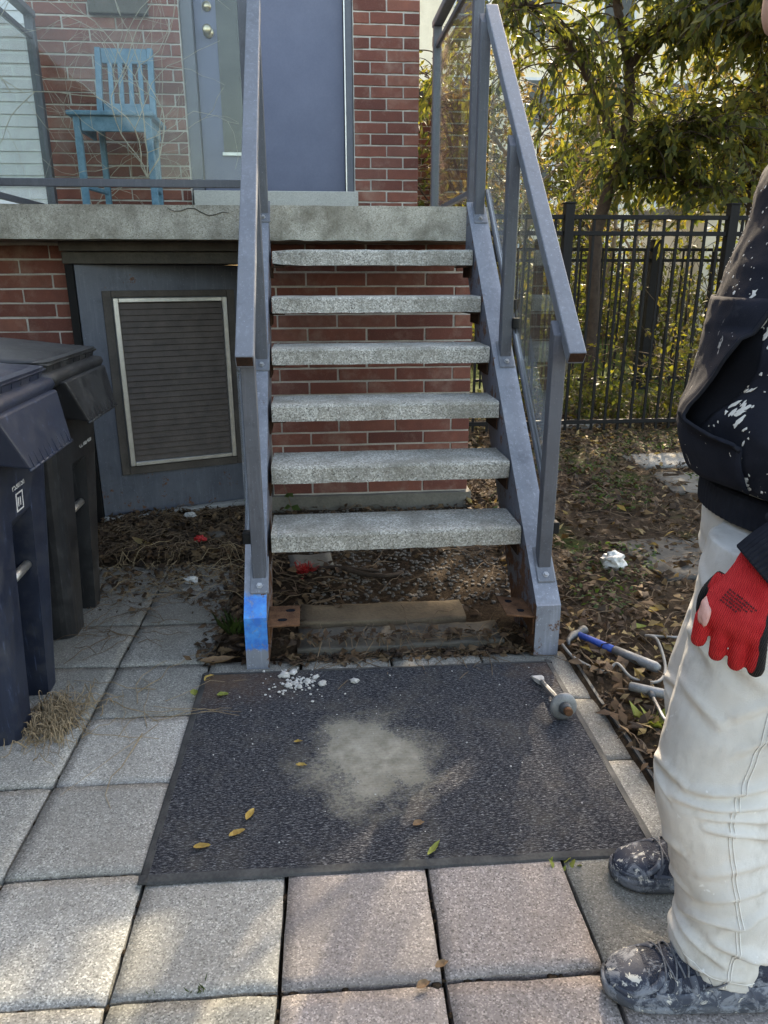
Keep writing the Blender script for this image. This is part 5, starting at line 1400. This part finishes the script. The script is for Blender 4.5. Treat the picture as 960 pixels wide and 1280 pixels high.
# seam, hem line and hammer loop drawn as raised cords on the near leg
def leg_at(z):
    zs = [q[0] for q in NEAR]; return [float(np.interp(z, zs, [q[i] for q in NEAR])) for i in (1, 2, 3)]
def leg_pt(deg, z, off=0):
    x, a, b_ = leg_at(z); t = math.radians(deg); pw = 2.2; c, s = math.cos(t), math.sin(t)
    p = Vector((x + a * math.copysign(abs(c) ** (2 / pw), c), -1.43 + b_ * math.copysign(abs(s) ** (2 / pw), s), z)); n = Vector((c / a, s / b_, 0)).normalized()
    return p + n * off
def leg_surf(deg, z, off): 
    p = leg_pt(deg, z, 0); t = math.radians(deg); n = Vector((math.cos(t), math.sin(t), 0))
    hit, loc, nr, _ = tr_bvh(p + n * .12 - Vector(PO), -n)
    return (loc + Vector(PO) + n * off) if hit else p + n * off
from mathutils.bvhtree import BVHTree
_bv = BVHTree.FromPolygons([v.co.copy() for v in me.vertices], [p.vertices[:] for p in me.polygons])
def tr_bvh(o, d):
    l_, n_, i_, ds = _bv.ray_cast(o, d); return (l_ is not None, l_, n_, ds)
for dg in (252, 255.5):
    bm = tri_bm(); add_tube(bm, [leg_surf(dg + 6 * math.sin(z * 4), z, .0010) for z in np.linspace(.07, .84, 90)], .0010, 5); obj('seam', bm, 'stitch', tr, True)
bm = tri_bm(); add_tube(bm, [leg_surf(a, .080 - .028 * math.cos(math.radians(a)) * 1.0, .0004) for a in np.linspace(150, 350, 70)], .0008, 5); obj('hem', bm, 'stitch', tr, True)
bm = tri_bm(); pts = [leg_surf(a, .60 - .02 * (a - 262) / 40 - .03 * math.sin((a - 262) / 40 * 3.1), .006 + .012 * math.sin((a - 262) / 40 * 3.1)) for a in np.linspace(262, 302, 12)]
rings = [[p + Vector((0, 0, .014)), p + Vector((-.002, -.003, .0)), p + Vector((0, 0, -.014)), p + Vector((.002, .003, 0))] for p in pts]; add_loft(bm, rings); obj('hammer_loop', bm, 'trouser_cotton', tr, False, .001)

# hoodie: torso, hood roll and both sleeves as one cloth
bm = tri_bm(); add_loft(bm, [ell(x, YC, z, a, b_, 34) for (z, x, a, b_) in TOR if z > .915])
limb(bm, [(.97, YC - .13, 1.35), SH, EL, tuple(np.array(WR) + (np.array(EL) - np.array(WR)) * .16)], [.085, .078, .066, .052])
limb(bm, [(.97, YC + .13, 1.35), SH2, EL2, tuple(np.array(WR2) + (np.array(EL2) - np.array(WR2)) * .16)], [.085, .078, .066, .052])
add_tube(bm, [(.985 + .085 * math.cos(a), YC + .115 * math.sin(a), 1.47 + .02 * math.cos(a)) for a in np.linspace(-2.2, 2.2, 18)], [.035] * 18, 10)
me = remesh(bm, .008, 5)
def hoo(c, n):
    x, y, z = map(float, c)
    f = (1 - abs(noise.noise((x * 6, y * 6, z * 11 + 1.5 * noise.noise((x * 4, y * 4, z * 4)))))) ** 2 - .5
    return .008 * f + .007 * noise.noise((x * 9, y * 9, z * 6 + 3)) + .0015 * noise.noise((x * 45, y * 45, z * 45))
displace_mesh(me, hoo); me.materials.append(MT['hoodie_fabric']); me.transform(Matrix.Translation(Vector(-PO))); hood = link('hoodie', me, per)
_hb = BVHTree.FromPolygons([v.co.copy() for v in me.vertices], [p.vertices[:] for p in me.polygons])
def tor_surf(deg, z, off):
    xc, a, b_ = tor_at(z); t = math.radians(deg); n = Vector((math.cos(t) / a, math.sin(t) / b_, 0)).normalized(); o = Vector((xc + a * math.cos(t), YC + b_ * math.sin(t), z)) - n * .05 - Vector(PO)
    best = None
    l_, nn, i_, ds = _hb.ray_cast(o, n)
    if l_ is None or ds > .12: return tor_pt(deg, z, off)
    return l_ + Vector(PO) + n * off
# ribbed waistband and cuff
bm = tri_bm(); rings = []
for z, k in ((.868, .99), (.870, 1.0), (.893, 1.01), (.914, 1.0), (.918, .97)):
    rings.append([((x - .948) * k + .948 + .0013 * (i % 2) * (1 if x > .948 else -1), (y - YC) * k + YC + .0013 * (i % 2) * (1 if y > YC else -1), z) for i, (x, y, _) in enumerate(ell(.948, YC, z, .137, .194, 180))])
add_loft(bm, rings); obj('waistband', bm, 'rib_knit', hood, False)
def cuff(wr, el_):
    wr, el_ = Vector(wr), Vector(el_); d = (el_ - wr).normalized(); u = d.orthogonal().normalized(); v = d.cross(u); rings = []
    for s, r in ((-.002, .036), (.0, .0385), (.022, .0405), (.045, .0405), (.056, .037)):
        rings.append([wr + d * s + (u * math.cos(t) + v * math.sin(t)) * (r + .0026 * (i % 2)) for i, t in enumerate(np.linspace(0, 2 * math.pi, 72, False))])
    bm = tri_bm(); add_loft(bm, rings); obj('cuff', bm, 'rib_knit', hood)
cuff(WR, EL); cuff(WR2, EL2)
# kangaroo pocket standing away from the belly, open towards the near side
def edge_deg(z):
    return float(np.interp(z, [.93, 1.003, 1.012, 1.03, 1.05, 1.10, 1.165, 1.21], [206, 206, 197, 178, 179, 187, 197, 203]))
bm = tri_bm(); nz, nt_ = 44, 30; g = []
for i in range(nz):
    z = .932 + (1.21 - .932) * i / (nz - 1); e = edge_deg(z); row = []
    for j in range(nt_):
        t = j / (nt_ - 1); dg = 112 + (e - 112) * t
        lift = .006 + (.020 * max(0, (t - .55) / .45) ** 1.6 if 1.008 < z < 1.16 else .004 * t)
        row.append(bm.verts.new(tor_surf(dg, z, lift)))
    g.append(row)
for i in range(nz - 1):
    for j in range(nt_ - 1): bm.faces.new((g[i][j], g[i][j + 1], g[i + 1][j + 1], g[i + 1][j]))
pk = obj('pocket', bm, 'hoodie_fabric', hood, True); md = pk.modifiers.new('s', 'SOLIDIFY'); md.thickness = .0035
bm = tri_bm(); add_tube(bm, [tor_surf(edge_deg(z), z, .006 + (.020 if 1.008 < z < 1.16 else .006)) for z in np.linspace(1.0, 1.205, 30)], .0032, 6); obj('pocket_hem', bm, 'rib_knit', hood, True)
bm = tri_bm(); g = []
for i in range(16):
    z = 1.008 + (1.170 - 1.008) * i / 15; e = edge_deg(max(z, 1.03)); row = []
    for j in range(10): row.append(bm.verts.new(tor_surf(e - 16 + (14 + 15 * math.sin(math.pi * min(1, (i + 1) / 17))) * j / 9, z, .0035)))
    g.append(row)
for i in range(15):
    for j in range(9): bm.faces.new((g[i][j], g[i][j + 1], g[i + 1][j + 1], g[i + 1][j]))
obj('pocket_shade', bm, 'pocket_dark', hood, True)  # same cloth coloured darker, paints the shade inside the pocket opening
# thick white paint smears on the chest and belly
R = np.random.default_rng(77); bm = tri_bm()
def splat(dg, z, s, el_=1.6, ang=.8):
    c = tor_surf(dg, z, .002); t = math.radians(dg); n = Vector((math.cos(t), math.sin(t), 0)); u = Vector((-math.sin(t), math.cos(t), 0)); w = Vector((0, 0, 1))
    a, b_ = u * math.cos(ang) + w * math.sin(ang), -u * math.sin(ang) + w * math.cos(ang)
    k = [1 + .5 * R.normal(0, .6) for _ in range(9)]
    ring = [bm.verts.new(tor_surf(dg + math.degrees((a * math.cos(q) * s * el_ + b_ * math.sin(q) * s).dot(u) * max(.4, k[i]) / .2), z + (a * math.cos(q) * s * el_ + b_ * math.sin(q) * s).dot(w) * max(.4, k[i]), .0012)) for i, q in enumerate(np.linspace(0, 6.283, 9, False))]
    cc = bm.verts.new(tor_surf(dg, z, .0022))
    for i in range(9): bm.faces.new((ring[i], ring[(i + 1) % 9], cc))
for i in range(5): splat(186 + 3.6 * i, 1.215 - .012 * i, .0042, 1.8, 1.1)
for i in range(4): splat(192 + 4 * i, 1.178 - .010 * i, .0032, 1.5, .9)
for i in range(16): splat(201 + R.normal(0, 3), 1.05 + R.normal(0, .03), .0016 + .002 * R.random(), 2.6, .9 + R.normal(0, .3))
for i in range(240): splat(R.uniform(125, 215), R.uniform(.93, 1.38), R.uniform(.0005, .0017) * (1 + R.random() ** 4), 1.4, R.uniform(0, 3))
for i in range(5): splat(R.uniform(200, 208), .955 + R.normal(0, .006), .0026, 2, .3)
obj('paint_smears', bm, 'paint_white', hood, True)['kind'] = 'stuff'

# gloves
def glove(wr, d_, n_, side, mark):
    d = Vector(d_).normalized(); n = Vector(n_); n = (n - d * n.dot(d)).normalized(); l = n.cross(d)
    M = Matrix((d, l, n)).transposed().to_4x4(); M.translation = Vector(wr) - Vector(PO)
    bm = tri_bm()
    def rg(x, yc, zc, a, b_): return [(x, yc + a * math.cos(t), zc + b_ * math.sin(t)) for t in np.linspace(0, 6.283, 20, False)]
    add_loft(bm, [rg(-.02, 0, 0, .028, .022), rg(.0, 0, .0, .0295, .0225), rg(.025, 0, 0, .035, .021), rg(.05, -.001, 0, .042, .020), (rg(.072, 0, .001, .0455, .019)), rg(.084, .002, -.001, .0445, .0165), rg(.092, .004, -.003, .040, .011)])
    for k, (y, L) in enumerate(((-.0365, .82), (-.0122, .97), (.0122, 1.0), (.0360, .92))):
        y *= side
        b0 = Vector((.080, y, .001)); dirs = [(-30 - 5 * (k == 0), .044), (-88, .027), (-140, .022)]; p = b0; path = [p]; lat = (.26 + (k - 1.5) * .03) * side
        for ang, ln in dirs:
            a = math.radians(ang); p = p + Vector((math.cos(a) * .93, math.cos(a) * lat, math.sin(a))) * ln * L
            path.append(p)
        add_tube(bm, spline(path, 4), np.interp(np.linspace(0, 1, 13), [0, .35, .7, .93, 1], [.0106, .0108, .0100, .0088, .0045]), 10)
    tp = [Vector((.022, -.030 * side, -.006)), Vector((.050, -.041 * side, -.020)), Vector((.075, -.036 * side, -.034)), Vector((.096, -.024 * side, -.040))]
    add_tube(bm, spline(tp, 4), np.interp(np.linspace(0, 1, 13), [0, .4, .8, 1], [.015, .0130, .0110, .006]), 10)
    me = remesh(bm, .0026, 3); me.materials.append(MT['glove_knit']); o = link('glove', me, per); o.matrix_local = M
    if mark:
        b2 = tri_bm(); jitter_blob(b2, (0, 0, 0), .019, .0085, .004, 3, 3, .4)
        h = link('torn_hole', mesh_of('torn_hole', b2, 'lip_skin', True), o); h.location = (.079, -.036, .0115); h.rotation_euler = (.75, .05, .38)
        b2 = tri_bm(); rr = np.random.default_rng(4)
        for row in range(5):
            x = 0.0
            while x < .040 - .004 * row:
                w = rr.uniform(.0012, .0030); add_box(b2, x, x + w, -.0045 * row, -.0045 * row + rr.uniform(.0016, .0030), 0, .0004); x += w + rr.uniform(.0006, .0018)
        v_ = list(b2.verts)
        R3 = Matrix.Rotation(.38, 4, 'Z')      # printing slants across the back of the hand
        bmesh.ops.rotate(b2, verts=v_, cent=(0, 0, 0), matrix=Matrix.Rotation(-.0, 3, 'Z'))
        for q in b2.verts:
            X, Y = q.co.x, q.co.y
            px_, py_ = .040 - Y * .95 + X * .30, -.021 + X * .95 + Y * .25
            q.co = Vector((px_, py_, .0206 + q.co.z - 4.8 * py_ * py_ - .02 * max(0, px_ - .05)))
        link('print', mesh_of('print', b2, 'glove_print'), o)
    return o
simple('glove_print', (.045, .004, .006), (.09, .008, .01), 60, .9)
simple('lip_skin', (.52, .26, .22), (.64, .36, .31), 60, .6)
WRV = Vector(WR); ncam = Vector((-.521, -.78, .347))
rr_ = Vector((.9956, -.0942, 0)); uu_ = rr_.cross(-ncam)
dh = (-rr_ * .42 - uu_ * .91)
glove(tuple(WRV + dh * .004), dh, ncam, 1, True)
glove(WR2, (-.25, .02, -.97), (0, 1, 0), -1, False)

# shoes
PROF = [(.0, .024, .070), (.008, .033, .090), (.03, .038, .104), (.08, .040, .106), (.12, .042, .100), (.16, .046, .090), (.20, .050, .078), (.235, .051, .068), (.265, .047, .060), (.288, .037, .052), (.302, .022, .043), (.308, .010, .034)]
def shoe(heel, toe, mir):
    heel, toe = Vector(heel), Vector(toe); d = (toe - heel).normalized(); l = Vector((0, 0, 1)).cross(d); M = Matrix((d, l, Vector((0, 0, 1)))).transposed().to_4x4(); M.translation = heel - Vector(PO)
    def cl(x): return .010 * mir * math.sin(max(0, x - .1) / .2 * 1.57) * -1
    bm = tri_bm(); rings = []
    for (x, hw, zt_) in PROF:
        ring = []
        for t in np.linspace(0, math.pi, 17):
            c, s = math.cos(t), math.sin(t); ring.append((x, cl(x) + hw * math.copysign(abs(c) ** .62, c), .016 + (zt_ - .016) * abs(s) ** .75))
        rings.append(ring)
    add_loft(bm, rings)
    up = link('shoe', mesh_of('shoe', bm, 'shoe_upper', True), per); up.matrix_local = M
    md = up.modifiers.new('sub', 'SUBSURF'); md.levels = 1; md.render_levels = 1
    bm = tri_bm(); rings = []
    for (x, hw, zt_) in PROF:
        zs = .023 + (.010 if x < .06 else 0) + (.008 if x > .27 else 0); lift = .010 * max(0, (x - .25) / .06) ** 2
        h = hw + .0035
        rings.append([(x + (.004 if x > .29 else (-.004 if x < .01 else 0)), cl(x) + yy, zz) for yy, zz in ((-h * .88, lift), (-h, lift + .008), (-h * 1.0, zs * .7), (-h * .97, zs), (0, zs - .004), (h * .97, zs), (h, zs * .7), (h, lift + .008), (h * .88, lift), (0, lift))])
    add_loft(bm, rings); s_ = link('sole', mesh_of('sole', bm, 'shoe_sole', True), up)
    bm = tri_bm()
    def top(x, f, o=.002):      # point on the upper, f = -1..1 across
        hw = float(np.interp(x, [p[0] for p in PROF], [p[1] for p in PROF])); zt_ = float(np.interp(x, [p[0] for p in PROF], [p[2] for p in PROF]))
        t = math.pi / 2 * (1 - f); c, s = math.cos(t), math.sin(t)
        return Vector((x, cl(x) + (hw + o) * math.copysign(abs(c) ** .62, c), .016 + (zt_ - .016 + o) * abs(s) ** .75))
    for k in range(6):
        x = .115 + .019 * k; sgn = 1 if k % 2 else -1
        add_tube(bm, [top(x + sgn * .007 * f / .42, f, .0035) for f in np.linspace(-.42, .42, 9)], .0017, 6)
        add_tube(bm, [top(x - sgn * .009 * f / .42, f, .0045) for f in np.linspace(-.42, .42, 9)], .0015, 6)
    add_tube(bm, spline([top(.115, .1, .004), top(.10, .35, .016), top(.12, .62, .012), top(.15, .7, .004)], 5), .0018, 5)
    add_tube(bm, spline([top(.115, -.1, .004), top(.13, -.5, .014), top(.10, -.8, .010), top(.13, -.95, .004)], 5), .0018, 5)
    link('laces', mesh_of('laces', bm, 'lace', True), up)
    for s in (-1, 1):
        for x0, x1 in ((.105, .055), (.128, .09), (.15, .125), (.172, .16), (.195, .20), (.215, .235)):
            bm = tri_bm(); rings = []
            for t in np.linspace(0, 1, 10):
                f = s * (.40 + .58 * t); xx = x0 + (x1 - x0) * t; a = top(xx - .0062, f, .0004); b_ = top(xx + .0062, f, .0004); c = top(xx, f, .0050)
                rings.append([a, c, b_])
            V3 = [[bm.verts.new(p) for p in r] for r in rings]
            for i in range(9):
                for k in range(2): bm.faces.new((V3[i][k], V3[i][k + 1], V3[i + 1][k + 1], V3[i + 1][k]))
            link('side_strap', mesh_of('side_strap', bm, 'shoe_overlay', True), up)
    for s in (-1, 1):
        for (pts_, w_) in (([(.30, .62), (.27, .72), (.245, .60), (.225, .42), (.215, .22)], .0075), ([(.285, .93), (.24, .88), (.18, .86), (.12, .88), (.06, .86), (.02, .80)], .0085), ([(.235, .70), (.20, .80), (.165, .84)], .0055)):
            bm = tri_bm(); sp_ = spline([(q[0], q[1], 0) for q in pts_], 5); rows = []
            for i_, q in enumerate(sp_):
                dq = sp_[min(i_ + 1, len(sp_) - 1)] - sp_[max(i_ - 1, 0)]; dq = dq / max(1e-6, np.hypot(dq[0], dq[1] * .08)); nx_, nf_ = -dq[1] * .08, dq[0] / .08
                rows.append([bm.verts.new(top(q[0] + nx_ * w_ * k_, s * max(.02, min(.995, q[1] + nf_ * w_ * k_ )), o_)) for k_, o_ in ((-1, .0004), (-.6, .0034), (.6, .0034), (1, .0004))])
            for i_ in range(len(rows) - 1):
                for k_ in range(3): bm.faces.new((rows[i_][k_], rows[i_][k_ + 1], rows[i_ + 1][k_ + 1], rows[i_ + 1][k_]))
            link('side_panel', mesh_of('side_panel', bm, 'shoe_overlay', True), up)
    bm = tri_bm(); V3 = []
    for x in np.linspace(.245, .304, 8):
        V3.append([bm.verts.new(top(x, f, .0022)) for f in np.linspace(-.99, .99, 17)])
    for i in range(7):
        for k in range(16): bm.faces.new((V3[i][k], V3[i][k + 1], V3[i + 1][k + 1], V3[i + 1][k]))
    link('toe_cap', mesh_of('toe_cap', bm, 'shoe_toe', True), up)
    return up
shoe((.962, -1.470, .002), (.640, -1.440, .002), 1)
shoe((1.078, -1.215, .002), (.768, -1.165, .002), -1)

# ------------------------------------------------------------------ bookkeeping
for o in list(SC.objects):
    if o.type in ('CAMERA', 'LIGHT'): continue
    if o.parent is not None and 'category' in o: del o['category']
print('objects', len(SC.objects), 'leaves', nl1)
